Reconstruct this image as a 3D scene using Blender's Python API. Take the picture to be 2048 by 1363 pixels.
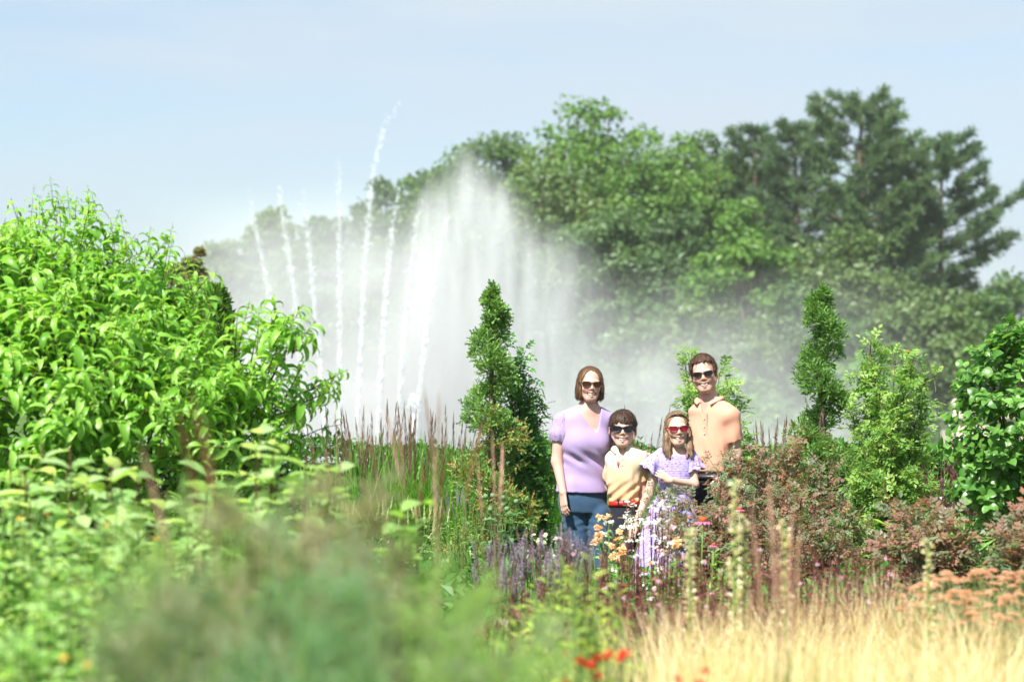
import bpy, math, random
import numpy as np
from mathutils import Vector, Matrix
sc = bpy.context.scene
for o in list(bpy.data.objects): bpy.data.objects.remove(o)
rad = math.radians
rng = np.random.default_rng(11)
random.seed(5)

# ---------------------------------------------------------------- camera
FPX = 2048 * 85 / 36.0                      # focal length in photograph pixels
HOR = 800.0                                 # the horizon's row in the photograph
EYE = 1.5
PITCH = math.atan((HOR - 681.5) / FPX)
cd = bpy.data.cameras.new('camera'); cam = bpy.data.objects.new('camera', cd)
sc.collection.objects.link(cam); sc.camera = cam
cd.lens = 85; cd.sensor_width = 36; cd.clip_start = 0.1; cd.clip_end = 3000
cam.location = (0, 0, EYE); cam.rotation_euler = (rad(90) + PITCH, 0, 0)
cd.dof.use_dof = True; cd.dof.focus_distance = 15.8; cd.dof.aperture_fstop = 2.8

# ---------------------------------------------------------------- sky and sun
SUN = Vector((-0.30, -0.53, 0.79)).normalized()
w = bpy.data.worlds.new('World'); sc.world = w; w.use_nodes = True
nt = w.node_tree; nt.nodes.clear()
out = nt.nodes.new('ShaderNodeOutputWorld'); bg = nt.nodes.new('ShaderNodeBackground')
sky = nt.nodes.new('ShaderNodeTexSky'); sky.sky_type = 'NISHITA'; sky.sun_disc = False
sky.sun_elevation = math.asin(SUN.z); sky.sun_rotation = math.atan2(SUN.x, SUN.y)
sky.air_density = 1.0; sky.dust_density = 1.2; sky.ozone_density = 1.6
tc = nt.nodes.new('ShaderNodeTexCoord'); mp = nt.nodes.new('ShaderNodeMapping')
mp.inputs['Scale'].default_value = (4.5, 4.5, 22.0); mp.inputs['Rotation'].default_value = (0, 0.12, 0.3); mp.inputs['Location'].default_value = (0.4, 0.2, 0.7)
nz = nt.nodes.new('ShaderNodeTexNoise'); nz.inputs['Scale'].default_value = 1.0; nz.inputs['Detail'].default_value = 5; nz.inputs['Roughness'].default_value = 0.5
rp = nt.nodes.new('ShaderNodeValToRGB'); rp.color_ramp.elements[0].position = 0.36; rp.color_ramp.elements[1].position = 0.68
rp.color_ramp.elements[0].color = (0.12, 0.12, 0.12, 1); rp.color_ramp.elements[1].color = (1, 1, 1, 1)
mx = nt.nodes.new('ShaderNodeMix'); mx.data_type = 'RGBA'
mx.inputs[7].default_value = (4.1, 4.75, 5.4, 1)         # thin high cloud
L = nt.links.new
L(tc.outputs['Generated'], mp.inputs['Vector']); L(mp.outputs[0], nz.inputs['Vector']); L(nz.outputs['Fac'], rp.inputs[0])
L(rp.outputs[0], mx.inputs[0]); L(sky.outputs[0], mx.inputs[6]); L(mx.outputs[2], bg.inputs[0])
bg.inputs[1].default_value = 0.0615
L(bg.outputs[0], out.inputs[0])
sd = bpy.data.lights.new('sun', 'SUN'); sun = bpy.data.objects.new('sun', sd); sc.collection.objects.link(sun)
sd.energy = 4.2; sd.angle = rad(0.8); sd.color = (1.0, 0.955, 0.88)
sun.rotation_euler = SUN.to_track_quat('Z', 'Y').to_euler(); sun.location = (-20, -20, 40)
sc.view_settings.view_transform = 'Standard'; sc.view_settings.look = 'None'; sc.view_settings.gamma = 1
sc.view_settings.exposure = 1.42
sc.render.engine = 'CYCLES'
cy = sc.cycles
cy.use_denoising = True; cy.max_bounces = 7; cy.diffuse_bounces = 3; cy.glossy_bounces = 2; cy.transmission_bounces = 4
cy.transparent_max_bounces = 12; cy.volume_bounces = 2; cy.volume_step_rate = 1.5; cy.volume_max_steps = 128
cy.use_adaptive_sampling = True; cy.adaptive_threshold = 0.02; cy.sample_clamp_indirect = 6

# ---------------------------------------------------------------- helpers
COL = sc.collection
def at(px, py, d):
    """the point of the place seen at photograph pixel (px, py) when it stands d metres down the garden"""
    u = (px - 1024) / FPX; v = (681.5 - py) / FPX
    f = np.array([0, math.cos(PITCH), math.sin(PITCH)]); up = np.array([0, -math.sin(PITCH), math.cos(PITCH)])
    r = f + v * up + np.array([u, 0, 0])
    return np.array([0, 0, EYE]) + r * (d / r[1])
def gx(px, d): return at(px, HOR, d)[0]
def gz(py, d): return at(1024, py, d)[2]

def tag(o, label=None, cat=None, group=None, kind=None):
    if label: o['label'] = label
    if cat: o['category'] = cat
    if group: o['group'] = group
    if kind: o['kind'] = kind
    return o
def empty(name, loc, label, cat, group=None):
    o = bpy.data.objects.new(name, None); COL.objects.link(o); o.location = loc; o.empty_display_size = 0.1
    return tag(o, label, cat, group)
def link(name, me, parent=None, loc=None, mat=None):
    o = bpy.data.objects.new(name, me); COL.objects.link(o)
    if parent is not None: o.parent = parent
    if loc is not None: o.location = loc
    return o
def npmesh(name, V, F, mat=None, smooth=True, rnd=None, col=None):
    """V (n,3); F a list of integer arrays (m,k), one per polygon size"""
    if isinstance(F, np.ndarray): F = [F]
    F = [f for f in F if len(f)]
    me = bpy.data.meshes.new(name)
    V = np.ascontiguousarray(V, dtype=np.float32)
    me.vertices.add(len(V)); me.vertices.foreach_set('co', V.ravel())
    nl = sum(f.size for f in F); npoly = sum(len(f) for f in F)
    me.loops.add(nl); me.polygons.add(npoly)
    vi = np.concatenate([f.ravel() for f in F]).astype(np.int32)
    tot = np.concatenate([np.full(len(f), f.shape[1]) for f in F])
    st = np.concatenate([[0], np.cumsum(tot)[:-1]]).astype(np.int32)
    me.loops.foreach_set('vertex_index', vi); me.polygons.foreach_set('loop_start', st)
    me.polygons.foreach_set('use_smooth', np.full(npoly, smooth, dtype=bool))
    me.update(calc_edges=True)
    if rnd is not None:
        a = me.attributes.new('rnd', 'FLOAT', 'POINT'); a.data.foreach_set('value', np.asarray(rnd, dtype=np.float32))
    if col is not None:
        a = me.attributes.new('tint', 'FLOAT_COLOR', 'POINT')
        c4 = np.ones((len(V), 4), dtype=np.float32); c4[:, :3] = col; a.data.foreach_set('color', c4.ravel())
    if mat is not None: me.materials.append(mat)
    return me
def nrm(a): return a / np.maximum(np.linalg.norm(a, axis=-1, keepdims=True), 1e-9)
def frames(d, n):
    """rotation matrices: y = d (axis of the leaf), z close to n (its upper face)"""
    y = nrm(d); x = nrm(np.cross(y, n)); z = np.cross(x, y)
    return np.stack([x, y, z], axis=-1)
def scatter(T, pos, R, s, rnd=None):
    """copies of the template T=(V, faces) at pos, turned by R and scaled by s"""
    tv, tf = T
    tf = tf if isinstance(tf, list) else [tf]
    n = len(pos); s = np.asarray(s)
    if s.ndim == 1: s = s[:, None]
    V = np.einsum('nij,nkj->nki', R, tv[None] * s[:, None, :]) + pos[:, None, :]
    off = (np.arange(n) * len(tv))[:, None, None]
    F = [(f[None] + off).reshape(-1, f.shape[1]) for f in tf]
    if rnd is None: rnd = rng.random(n)
    return V.reshape(-1, 3), F, np.repeat(rnd, len(tv))
class Bag:
    """collects geometry for one mesh"""
    def __init__(s): s.V = []; s.F = {}; s.r = []; s.n = 0
    def add(s, V, F, r=None):
        F = F if isinstance(F, list) else [F]
        for f in F:
            if len(f): s.F.setdefault(f.shape[1], []).append(f + s.n)
        s.V.append(V); s.r.append(np.full(len(V), 0.5) if r is None else (np.full(len(V), r) if np.isscalar(r) else r)); s.n += len(V)
        return s
    def mesh(s, name, mat, smooth=True):
        return npmesh(name, np.concatenate(s.V), [np.concatenate(f) for f in s.F.values()], mat, smooth, np.concatenate(s.r))
def tube(P, r, k=6, cap=True):
    P = np.asarray(P, float); n = len(P); r = np.broadcast_to(np.asarray(r, float), (n,))
    t = nrm(np.gradient(P, axis=0)); ref = np.array([0.31, 0.93, 0.2]) if abs(t[0] @ np.array([0.31, 0.93, 0.2])) < 0.9 else np.array([1., 0, 0])
    a = nrm(np.cross(t, ref)); b = np.cross(t, a)
    ph = np.arange(k) * 2 * math.pi / k
    V = P[:, None] + r[:, None, None] * (np.cos(ph)[None, :, None] * a[:, None] + np.sin(ph)[None, :, None] * b[:, None])
    i = np.arange(n - 1)[:, None] * k; j = np.arange(k)[None]; j2 = (j + 1) % k
    F = [np.stack([i + j, i + j2, i + k + j2, i + k + j], -1).reshape(-1, 4)]
    if cap: F += [np.arange(k)[None, ::-1].copy(), (np.arange(k) + (n - 1) * k)[None]]
    return V.reshape(-1, 3), F
def bez(a, b, c, n=6):
    t = np.linspace(0, 1, n)[:, None]
    return (1 - t) ** 2 * a + 2 * t * (1 - t) * b + t * t * c
def leaf_T(length=1.0, width=0.4, curl=0.6, fold=0.25, seg=4, tip=1.0, widest=0.4):
    """a leaf along +y with its face up +z: midrib, folded halves, bending down by `curl` radians"""
    t = np.linspace(0, 1, seg + 1); ang = -curl * t
    dl = length / seg
    y = np.concatenate([[0], np.cumsum(np.cos(ang[:-1] * 0.5 + ang[1:] * 0.5) * dl)]); z = np.concatenate([[0], np.cumsum(np.sin(ang[:-1] * 0.5 + ang[1:] * 0.5) * dl)])
    a = widest / (1 - widest)
    wv = width * 0.5 * (t ** a * (1 - t) ** tip) / max((widest ** a * (1 - widest) ** tip), 1e-6); wv[0] = width * 0.06; wv[-1] = 0.004 * length
    V = []
    for i in range(seg + 1):
        up = np.array([0, -math.sin(ang[i]), math.cos(ang[i])])
        m = np.array([0, y[i], z[i]])
        V += [m + np.array([-wv[i], 0, 0]) + up * wv[i] * fold, m, m + np.array([wv[i], 0, 0]) + up * wv[i] * fold]
    F = []
    for i in range(seg):
        b = i * 3; F += [[b, b + 1, b + 4, b + 3], [b + 1, b + 2, b + 5, b + 4]]
    return np.array(V), np.array(F)
def quad_T(w=0.5, fold=0.2):
    return np.array([[0, 0, 0], [-w / 2, 0.5, fold * w], [0, 1, 0], [w / 2, 0.5, fold * w]]), np.array([[0, 3, 2, 1]])
def tri2_T(w=0.6, fold=0.25):
    return np.array([[0, 0, 0], [-w / 2, 0.45, fold * w], [0, 1, -0.05], [w / 2, 0.45, fold * w]]), np.array([[0, 2, 1], [0, 3, 2]])
def rdir(n):
    return nrm(rng.normal(size=(n, 3)))
def sphere_T(seg=8, ring=5):
    V = [[0, 0, 1]]; F4 = []; F3 = []
    for i in range(1, ring):
        th = math.pi * i / ring
        for j in range(seg):
            ph = 2 * math.pi * j / seg; V.append([math.sin(th) * math.cos(ph), math.sin(th) * math.sin(ph), math.cos(th)])
    V.append([0, 0, -1]); last = len(V) - 1
    for j in range(seg):
        F3.append([0, 1 + j, 1 + (j + 1) % seg])
        F3.append([last, last - seg + (j + 1) % seg, last - seg + j])
    for i in range(ring - 2):
        for j in range(seg):
            a = 1 + i * seg; F4.append([a + j, a + seg + j, a + seg + (j + 1) % seg, a + (j + 1) % seg])
    return np.array(V, float), [np.array(F3), np.array(F4)]
def box_T():
    V = np.array([[x, y, z] for x in (-1, 1) for y in (-1, 1) for z in (-1, 1)], float) * 0.5
    return V, np.array([[0, 1, 3, 2], [4, 6, 7, 5], [0, 4, 5, 1], [2, 3, 7, 6], [0, 2, 6, 4], [1, 5, 7, 3]])
def bx(b, lo, hi, r=0.5):
    lo = np.array(lo, float); hi = np.array(hi, float)
    V, F = box_T(); b.add(V * (hi - lo) + (lo + hi) / 2, F, r); return b
I3 = np.eye(3)
ORD = 'first second third fourth fifth sixth seventh eighth ninth tenth eleventh twelfth thirteenth fourteenth fifteenth sixteenth seventeenth eighteenth nineteenth twentieth'.split()
def place(px, row): return ORD[sorted(row).index(px)]

# ---------------------------------------------------------------- materials
MATS = {}
GAIN = 1.28
def newmat(name):
    m = bpy.data.materials.new(name); m.use_nodes = True; m.node_tree.nodes.clear()
    o = m.node_tree.nodes.new('ShaderNodeOutputMaterial'); MATS[name] = m
    return m, m.node_tree, o
def ramp(nt, fac, cols):
    r = nt.nodes.new('ShaderNodeValToRGB'); e = r.color_ramp.elements
    while len(e) < len(cols): e.new(0.5)
    for i, c in enumerate(cols):
        e[i].position = i / max(1, len(cols) - 1); e[i].color = (*c, 1)
    nt.links.new(fac, r.inputs[0]); return r.outputs[0]
def leafmat(name, cols, trans=0.35, rough=0.45, spec=0.4, tcol=1.25):
    """foliage: one colour per leaf picked from cols, some light coming through"""
    m, nt, o = newmat(name); N = nt.nodes; L = nt.links.new
    at_ = N.new('ShaderNodeAttribute'); at_.attribute_name = 'rnd'
    oi = N.new('ShaderNodeObjectInfo'); ad = N.new('ShaderNodeMath'); ad.operation = 'ADD'; fr = N.new('ShaderNodeMath'); fr.operation = 'FRACT'
    L(at_.outputs['Fac'], ad.inputs[0]); L(oi.outputs['Random'], ad.inputs[1]); L(ad.outputs[0], fr.inputs[0])
    c = ramp(nt, fr.outputs[0], [tuple(min(.88, q * GAIN) for q in k) for k in cols])
    p = N.new('ShaderNodeBsdfPrincipled'); p.inputs['Roughness'].default_value = rough; p.inputs['Specular IOR Level'].default_value = spec
    L(c, p.inputs['Base Color'])
    t = N.new('ShaderNodeBsdfTranslucent'); g = N.new('ShaderNodeMix'); g.data_type = 'RGBA'; g.blend_type = 'MULTIPLY'; g.inputs[0].default_value = 1
    g.inputs[7].default_value = (tcol * 1.1, tcol, tcol * 0.55, 1); L(c, g.inputs[6]); L(g.outputs[2], t.inputs[0])
    mxs = N.new('ShaderNodeMixShader'); mxs.inputs[0].default_value = min(.55, trans + .08)
    L(p.outputs[0], mxs.inputs[1]); L(t.outputs[0], mxs.inputs[2]); L(mxs.outputs[0], o.inputs[0])
    return m
def plain(name, col, rough=0.6, spec=0.4, col2=None, scale=8.0, bump=0.0, metal=0.0, detail=4):
    m, nt, o = newmat(name); N = nt.nodes; L = nt.links.new
    p = N.new('ShaderNodeBsdfPrincipled'); p.inputs['Roughness'].default_value = rough; p.inputs['Specular IOR Level'].default_value = spec; p.inputs['Metallic'].default_value = metal
    tcn = N.new('ShaderNodeTexCoord'); n = N.new('ShaderNodeTexNoise'); n.inputs['Scale'].default_value = scale; n.inputs['Detail'].default_value = detail
    L(tcn.outputs['Object'], n.inputs['Vector'])
    c2 = col2 or tuple(min(1, x * 0.75) for x in col)
    L(ramp(nt, n.outputs['Fac'], [c2, col]), p.inputs['Base Color'])
    if bump:
        b = N.new('ShaderNodeBump'); b.inputs['Strength'].default_value = bump; b.inputs['Distance'].default_value = 0.02
        L(n.outputs['Fac'], b.inputs['Height']); L(b.outputs[0], p.inputs['Normal'])
    L(p.outputs[0], o.inputs[0]); return m
BARK = plain('bark', (0.16, 0.12, 0.09), 0.9, 0.2, (0.07, 0.05, 0.04), 12, 0.5)
TWIG = plain('twig', (0.13, 0.08, 0.045), 0.8, 0.2, (0.07, 0.04, 0.03), 20)
STEM = plain('stem', (0.16, 0.26, 0.06), 0.6, 0.3, (0.11, 0.18, 0.05), 20)
STEMD = plain('stem_dark', (0.07, 0.13, 0.04), 0.6, 0.3, (0.05, 0.08, 0.03), 20)
# ---------------------------------------------------------------- the ground and the fountain garden beyond the hedge
def terrain(y):
    t = np.clip((y - 23) / 35, 0, 1); t = t * t * (3 - 2 * t)
    u = np.clip((y - 112) / 60, 0, 1); u = u * u * (3 - 2 * u)
    return -4.0 * t + 5.0 * u
ys = np.concatenate([np.linspace(-30, 23, 12), np.linspace(24, 180, 60), np.array([220, 300, 500, 900, 1600, 2600])])
xs = np.concatenate([-np.array([2500, 1200, 500, 200, 100]), np.linspace(-60, 60, 25), np.array([100, 200, 500, 1200, 2500])])
GX, GY = np.meshgrid(xs, ys); GZ = terrain(GY)
V = np.stack([GX, GY, GZ], -1).reshape(-1, 3); nx = len(xs); ny = len(ys)
i = (np.arange(ny - 1)[:, None] * nx + np.arange(nx - 1)[None]).ravel()
m, nt, o = newmat('lawn_ground'); N = nt.nodes; L = nt.links.new
p = N.new('ShaderNodeBsdfPrincipled'); p.inputs['Roughness'].default_value = 0.9; p.inputs['Specular IOR Level'].default_value = 0.1
tcn = N.new('ShaderNodeTexCoord'); n1 = N.new('ShaderNodeTexNoise'); n1.inputs['Scale'].default_value = 0.8; n1.inputs['Detail'].default_value = 8
L(tcn.outputs['Object'], n1.inputs['Vector']); L(ramp(nt, n1.outputs['Fac'], [(0.03, 0.06, 0.015), (0.06, 0.12, 0.025), (0.10, 0.15, 0.04)]), p.inputs['Base Color']); L(p.outputs[0], o.inputs[0])
tag(link('ground', npmesh('ground', V, np.stack([i, i + 1, i + nx + 1, i + nx], -1), m)), 'green lawn sloping down behind the flower beds', 'lawn', kind='structure')
SOIL = plain('soil', (0.10, 0.07, 0.045), 0.95, 0.1, (0.035, 0.025, 0.018), 9, 0.8)
V = np.array([[x, y, 0.045 + 0.03 * math.sin(x * 3.1 + y * 1.7)] for y in np.linspace(1, 22, 43) for x in np.linspace(-9, 9, 37)])
i = (np.arange(42)[:, None] * 37 + np.arange(36)[None]).ravel()
tag(link('flower_bed_soil', npmesh('flower_bed_soil', V, np.stack([i, i + 1, i + 38, i + 37], -1), SOIL)), 'dark brown soil under the flower border plants', 'soil', kind='structure')

WATER = plain('pool_water', (0.10, 0.17, 0.16), 0.08, 0.6, (0.06, 0.12, 0.12), 0.6, 0.25)
ph = np.linspace(0, 2 * math.pi, 49)[:-1]
V = np.stack([-3 + 15 * np.cos(ph), 86 + 11 * np.sin(ph), np.full(48, -3.9)], -1)
tag(link('pool_water', npmesh('pool_water', V, np.arange(48)[None], WATER, False)), 'water of the sunken fountain pool', 'water', kind='structure')
STONE = plain('pale_stone', (0.62, 0.55, 0.46), 0.85, 0.2, (0.45, 0.39, 0.32), 3, 0.4)
b = Bag()
for k in range(48):
    a0 = ph[k] + 0.002; a1 = ph[(k + 1) % 48] if k < 47 else 2 * math.pi; a1 -= 0.002
    V = []
    for (rx, ry) in ((15.0, 11.0), (15.7, 11.7)):
        for z in (-4.1, -3.6):
            for a in (a0, a1): V.append([-3 + rx * math.cos(a), 86 + ry * math.sin(a), z])
    V = np.array(V); b.add(V, np.array([[0, 1, 3, 2], [4, 6, 7, 5], [0, 4, 5, 1], [2, 3, 7, 6], [0, 2, 6, 4], [1, 5, 7, 3]]))
tag(link('pool_rim', b.mesh('pool_rim', STONE, False)), 'pale stone rim round the sunken fountain pool', 'pool rim')

# pale stone gate pavilion, seen behind the broad-leaved shrub at the right edge
D = 70.0
e = empty('stone_pavilion', (gx(1990, D), D, terrain(np.array(D))), 'pale stone garden pavilion with a ball finial behind the right shrub', 'pavilion')
zt = gz(826, D) - float(terrain(np.array(D)))
x0 = gx(1903, D) - e.location.x; x1 = gx(2110, D) - e.location.x
link('wall', bx(Bag(), (x0 + .12, 0, 0), (x1, 2.4, zt - 0.14)).mesh('wall', STONE, False), e)
link('cornice', bx(bx(Bag(), (x0 - .02, -.14, zt - .14), (x1 + .1, 2.5, zt)), (x0 + .06, -.06, zt - .24), (x1 + .03, 2.45, zt - .142)).mesh('cornice', STONE, False), e)
for k in range(7):          # stone courses, joints recessed
    for c in range(3):
        xa = x0 + .14 + c * .9 + (k % 2) * .3
        link('stone_block', bx(Bag(), (xa, -.03, .3 + k * .52), (xa + .87, .002, .3 + k * .52 + .49)).mesh('stone_block', STONE, False), e)
V, F = sphere_T(14, 10)
f = link('finial', Bag().add(V * 0.14 + np.array([gx(1916, D) - e.location.x, .3, zt + .28]), F).mesh('finial', STONE), e)
link('finial_base', bx(Bag(), (gx(1916, D) - e.location.x - .1, .2, zt), (gx(1916, D) - e.location.x + .1, .4, zt + .16)).mesh('finial_base', STONE, False), f)

# ---------------------------------------------------------------- trees beyond the fountain
def clump_leaves(C, r, n, size, squash=0.75, updir=0.5, T=None):
    """n leaf faces over a clump: mostly on its upper and outer side, uneven"""
    d = rdir(n); d[:, 2] = np.where(d[:, 2] < -0.25, -d[:, 2], d[:, 2])
    rr = r * (0.55 + 0.62 * rng.random(n) ** 0.8)
    pos = C + d * rr[:, None] * np.array([1, 1, squash])
    nn = nrm(d + updir * np.array([0, 0, 1]) + 0.55 * rdir(n)); ax = rdir(n)
    return pos, frames(ax, nn), size * (0.6 + 0.8 * rng.random(n))
LEAFQ = tri2_T(0.8, 0.2)
def deciduous(mat, H, W, base=0.25, nclump=46, rc=0.17, leaves=190, lsize=0.42, seed=0, shape=1.0):
    """trunk, limbs and crown meshes of a broad-leaved tree, H tall and W wide"""
    global rng
    keep = rng; rng = np.random.default_rng(seed)
    zc = H * (base + (1 - base) * 0.5); hz = H * (1 - base) * 0.5
    Cs = []; tries = 0
    while len(Cs) < nclump and tries < 4000:
        tries += 1
        d = rdir(1)[0]; q = 0.45 + 0.5 * rng.random() ** 0.5
        wz = 1.0 - 0.35 * shape * max(0, d[2]) ** 2
        c = np.array([d[0] * W / 2 * q * wz, d[1] * W / 2 * q * wz, zc + d[2] * hz * q])
        if all(np.linalg.norm((c - k[0]) / np.array([1, 1, .8])) > k[1] * 0.62 for k in Cs):
            Cs.append((c, W * rc * (0.75 + 0.6 * rng.random())))
    bt = Bag(); top = np.array([0.2 * W * (rng.random() - .5), 0.1 * W * (rng.random() - .5), H * 0.78])
    spine = bez(np.zeros(3), np.array([0.02 * W, 0, H * .4]), top, 9)
    bt.add(*tube(spine, np.linspace(0.026 * H, 0.006 * H, 9), 8), 0.5)
    bl = Bag(); bc = Bag()
    for c, r in Cs:
        k = int(np.clip((c[2] / H) * 9 - 2.2, 1, 8)); s = spine[k]
        bl.add(*tube(bez(s, (s + c) / 2 + np.array([0, 0, -.04 * H]), c, 4), np.linspace(0.008 * H, 0.002 * H, 4), 4, False), 0.5)
        n = int(leaves * (r / (W * rc)) ** 1.6)
        pos, R, s_ = clump_leaves(c, r, n, lsize)
        tone = rng.random()
        V, F, rr = scatter(LEAFQ, pos, R, s_, np.clip(tone * 0.55 + 0.45 * rng.random(n), 0, .999)); bc.add(V, F, rr)
    rng = keep
    return bt.mesh('trunk', BARK), bl.mesh('limbs', BARK), bc.mesh('crown', mat, False)
NEEDLE = (np.array([[-.06, 0, 0], [.06, 0, 0], [.04, 1, .05], [-.04, 1, -.05]]), np.array([[0, 1, 2, 3]]))
def pine(mat, H, W, seed=0, bare=0.25, lean=0.0, tiers=15):
    """white pine: straight trunk, whorls of near level limbs that carry flat plumes of needles"""
    global rng
    keep = rng; rng = np.random.default_rng(seed)
    bt = Bag(); spine = bez(np.zeros(3), np.array([0, 0, H * .5]), np.array([lean, 0, H]), 10)
    bt.add(*tube(spine, np.linspace(0.02 * H, 0.003 * H, 10), 8))
    bl = Bag(); bc = Bag()
    for i in range(tiers):
        t = bare + (1 - bare) * (i + 0.3 * rng.random()) / tiers
        prof = math.sin(min(1, (1 - t) * 1.55 / (1 - bare) + 0.10) * math.pi / 2) ** 0.8
        Lm = W / 2 * prof * (0.75 + 0.45 * rng.random())
        n = rng.integers(4, 6); a0 = rng.random() * 7
        for k in range(n):
            a = a0 + k * 2 * math.pi / n + 0.5 * rng.random(); l = Lm * (0.6 + 0.55 * rng.random())
            s = np.array([lean * t * t, 0, H * t]); dirv = np.array([math.cos(a), math.sin(a), 0])
            up = 0.12 + 0.5 * t ** 3
            P = bez(s, s + dirv * l * .6 + np.array([0, 0, l * (up - .12)]), s + dirv * l + np.array([0, 0, l * (up + .16)]), 6)
            bl.add(*tube(P, np.linspace(0.0045 * H * (1.2 - t), 0.001 * H, 6), 4, False))
            m = max(4, int(l * 3.8))
            for j in range(m):                                  # plumes along the outer two thirds of the limb
                u = 0.28 + 0.72 * (j + rng.random()) / m
                c = P[int(u * 4.99)] * (1 - (u * 4.99) % 1) + P[min(5, int(u * 4.99) + 1)] * ((u * 4.99) % 1)
                side = np.cross(dirv, [0, 0, 1]); c = c + side * (rng.random() - .5) * l * 0.30 * (1.15 - u * .6) + np.array([0, 0, 0.12 * rng.random()])
                q = 30; d = nrm(rdir(q) + dirv * .75 + np.array([0, 0, .55]))
                nn = rdir(q)
                V, F, rr = scatter(NEEDLE, c + rdir(q) * 0.20 * np.array([1, 1, .25]), frames(d, nn), (0.36 + 0.22 * rng.random(q)), np.clip(rng.random() * .6 + .4 * rng.random(q), 0, .999)); bc.add(V, F, rr)
    rng = keep
    return bt.mesh('trunk', BARK), bl.mesh('limbs', BARK), bc.mesh('crown', mat, False)
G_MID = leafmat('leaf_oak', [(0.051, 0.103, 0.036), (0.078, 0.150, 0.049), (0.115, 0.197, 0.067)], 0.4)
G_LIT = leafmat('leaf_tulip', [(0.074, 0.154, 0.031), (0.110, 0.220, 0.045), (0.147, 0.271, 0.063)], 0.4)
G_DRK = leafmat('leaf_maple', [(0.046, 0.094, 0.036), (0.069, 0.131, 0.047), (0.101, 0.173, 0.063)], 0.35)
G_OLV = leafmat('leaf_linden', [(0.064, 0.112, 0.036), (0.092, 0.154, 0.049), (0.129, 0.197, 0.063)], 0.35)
G_PIN = leafmat('needles_pine', [(0.046, 0.094, 0.049), (0.074, 0.136, 0.059), (0.115, 0.187, 0.076)], 0.35)
def plant_tree(name, parts, px, d, label, group, base_z=None, rot=0.0, cat='tree', scale=1.0):
    z = float(terrain(np.array(d))) if base_z is None else base_z
    e = empty(name, (gx(px, d), d, z), label, cat, group); e.rotation_euler.z = rot; e.scale = (scale,) * 3
    tr = link('trunk', parts[0], e); link('limbs', parts[1], tr); link('crown', parts[2], e)
    return e
def HT(py, d): return gz(py, d) - float(terrain(np.array(d)))      # height of a tree whose top is seen at row py
def MW(w, d): return w * d / FPX
GRP = 'trees beyond the fountain'
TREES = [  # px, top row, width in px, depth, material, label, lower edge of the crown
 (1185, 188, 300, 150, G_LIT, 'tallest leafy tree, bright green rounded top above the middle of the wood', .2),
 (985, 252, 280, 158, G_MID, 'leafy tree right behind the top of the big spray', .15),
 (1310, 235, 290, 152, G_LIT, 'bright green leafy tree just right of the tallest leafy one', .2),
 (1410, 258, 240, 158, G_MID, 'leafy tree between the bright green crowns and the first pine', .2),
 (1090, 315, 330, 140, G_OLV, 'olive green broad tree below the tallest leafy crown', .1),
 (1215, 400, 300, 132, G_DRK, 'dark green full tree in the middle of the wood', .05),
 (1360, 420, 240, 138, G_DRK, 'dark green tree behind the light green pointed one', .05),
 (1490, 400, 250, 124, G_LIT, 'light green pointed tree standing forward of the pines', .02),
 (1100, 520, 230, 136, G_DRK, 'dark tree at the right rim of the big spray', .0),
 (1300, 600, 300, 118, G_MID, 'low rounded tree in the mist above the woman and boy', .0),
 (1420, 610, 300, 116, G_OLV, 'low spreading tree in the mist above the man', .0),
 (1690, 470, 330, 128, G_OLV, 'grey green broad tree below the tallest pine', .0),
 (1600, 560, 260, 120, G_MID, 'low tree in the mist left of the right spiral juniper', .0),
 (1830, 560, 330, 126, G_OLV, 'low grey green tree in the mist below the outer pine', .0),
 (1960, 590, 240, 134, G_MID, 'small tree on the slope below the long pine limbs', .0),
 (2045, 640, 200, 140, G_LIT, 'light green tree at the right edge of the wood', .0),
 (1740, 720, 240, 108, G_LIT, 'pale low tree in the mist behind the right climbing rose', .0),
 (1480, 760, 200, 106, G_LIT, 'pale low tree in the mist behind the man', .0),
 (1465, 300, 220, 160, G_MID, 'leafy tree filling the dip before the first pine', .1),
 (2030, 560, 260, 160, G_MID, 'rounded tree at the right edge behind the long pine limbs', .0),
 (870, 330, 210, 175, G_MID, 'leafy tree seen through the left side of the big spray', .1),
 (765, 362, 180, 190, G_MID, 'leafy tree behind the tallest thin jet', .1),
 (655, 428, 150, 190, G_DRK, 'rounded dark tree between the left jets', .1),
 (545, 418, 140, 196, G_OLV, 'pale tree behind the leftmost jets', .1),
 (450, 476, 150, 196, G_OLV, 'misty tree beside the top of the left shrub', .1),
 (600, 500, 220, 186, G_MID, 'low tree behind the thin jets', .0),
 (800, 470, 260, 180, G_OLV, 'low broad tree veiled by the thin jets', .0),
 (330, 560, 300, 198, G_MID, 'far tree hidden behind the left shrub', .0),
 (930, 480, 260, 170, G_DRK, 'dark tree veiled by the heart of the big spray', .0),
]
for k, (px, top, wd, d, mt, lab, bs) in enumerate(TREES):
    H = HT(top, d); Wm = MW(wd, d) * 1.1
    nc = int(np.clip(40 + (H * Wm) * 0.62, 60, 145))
    plant_tree('leafy_tree', deciduous(mt, H, Wm, bs, nc, 0.112 if Wm > 7 else .135, 86, 0.33 if d < 165 else .42, seed=100 + k, shape=1.2 if top < 300 else 1.0), px, d, lab, GRP)
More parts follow.
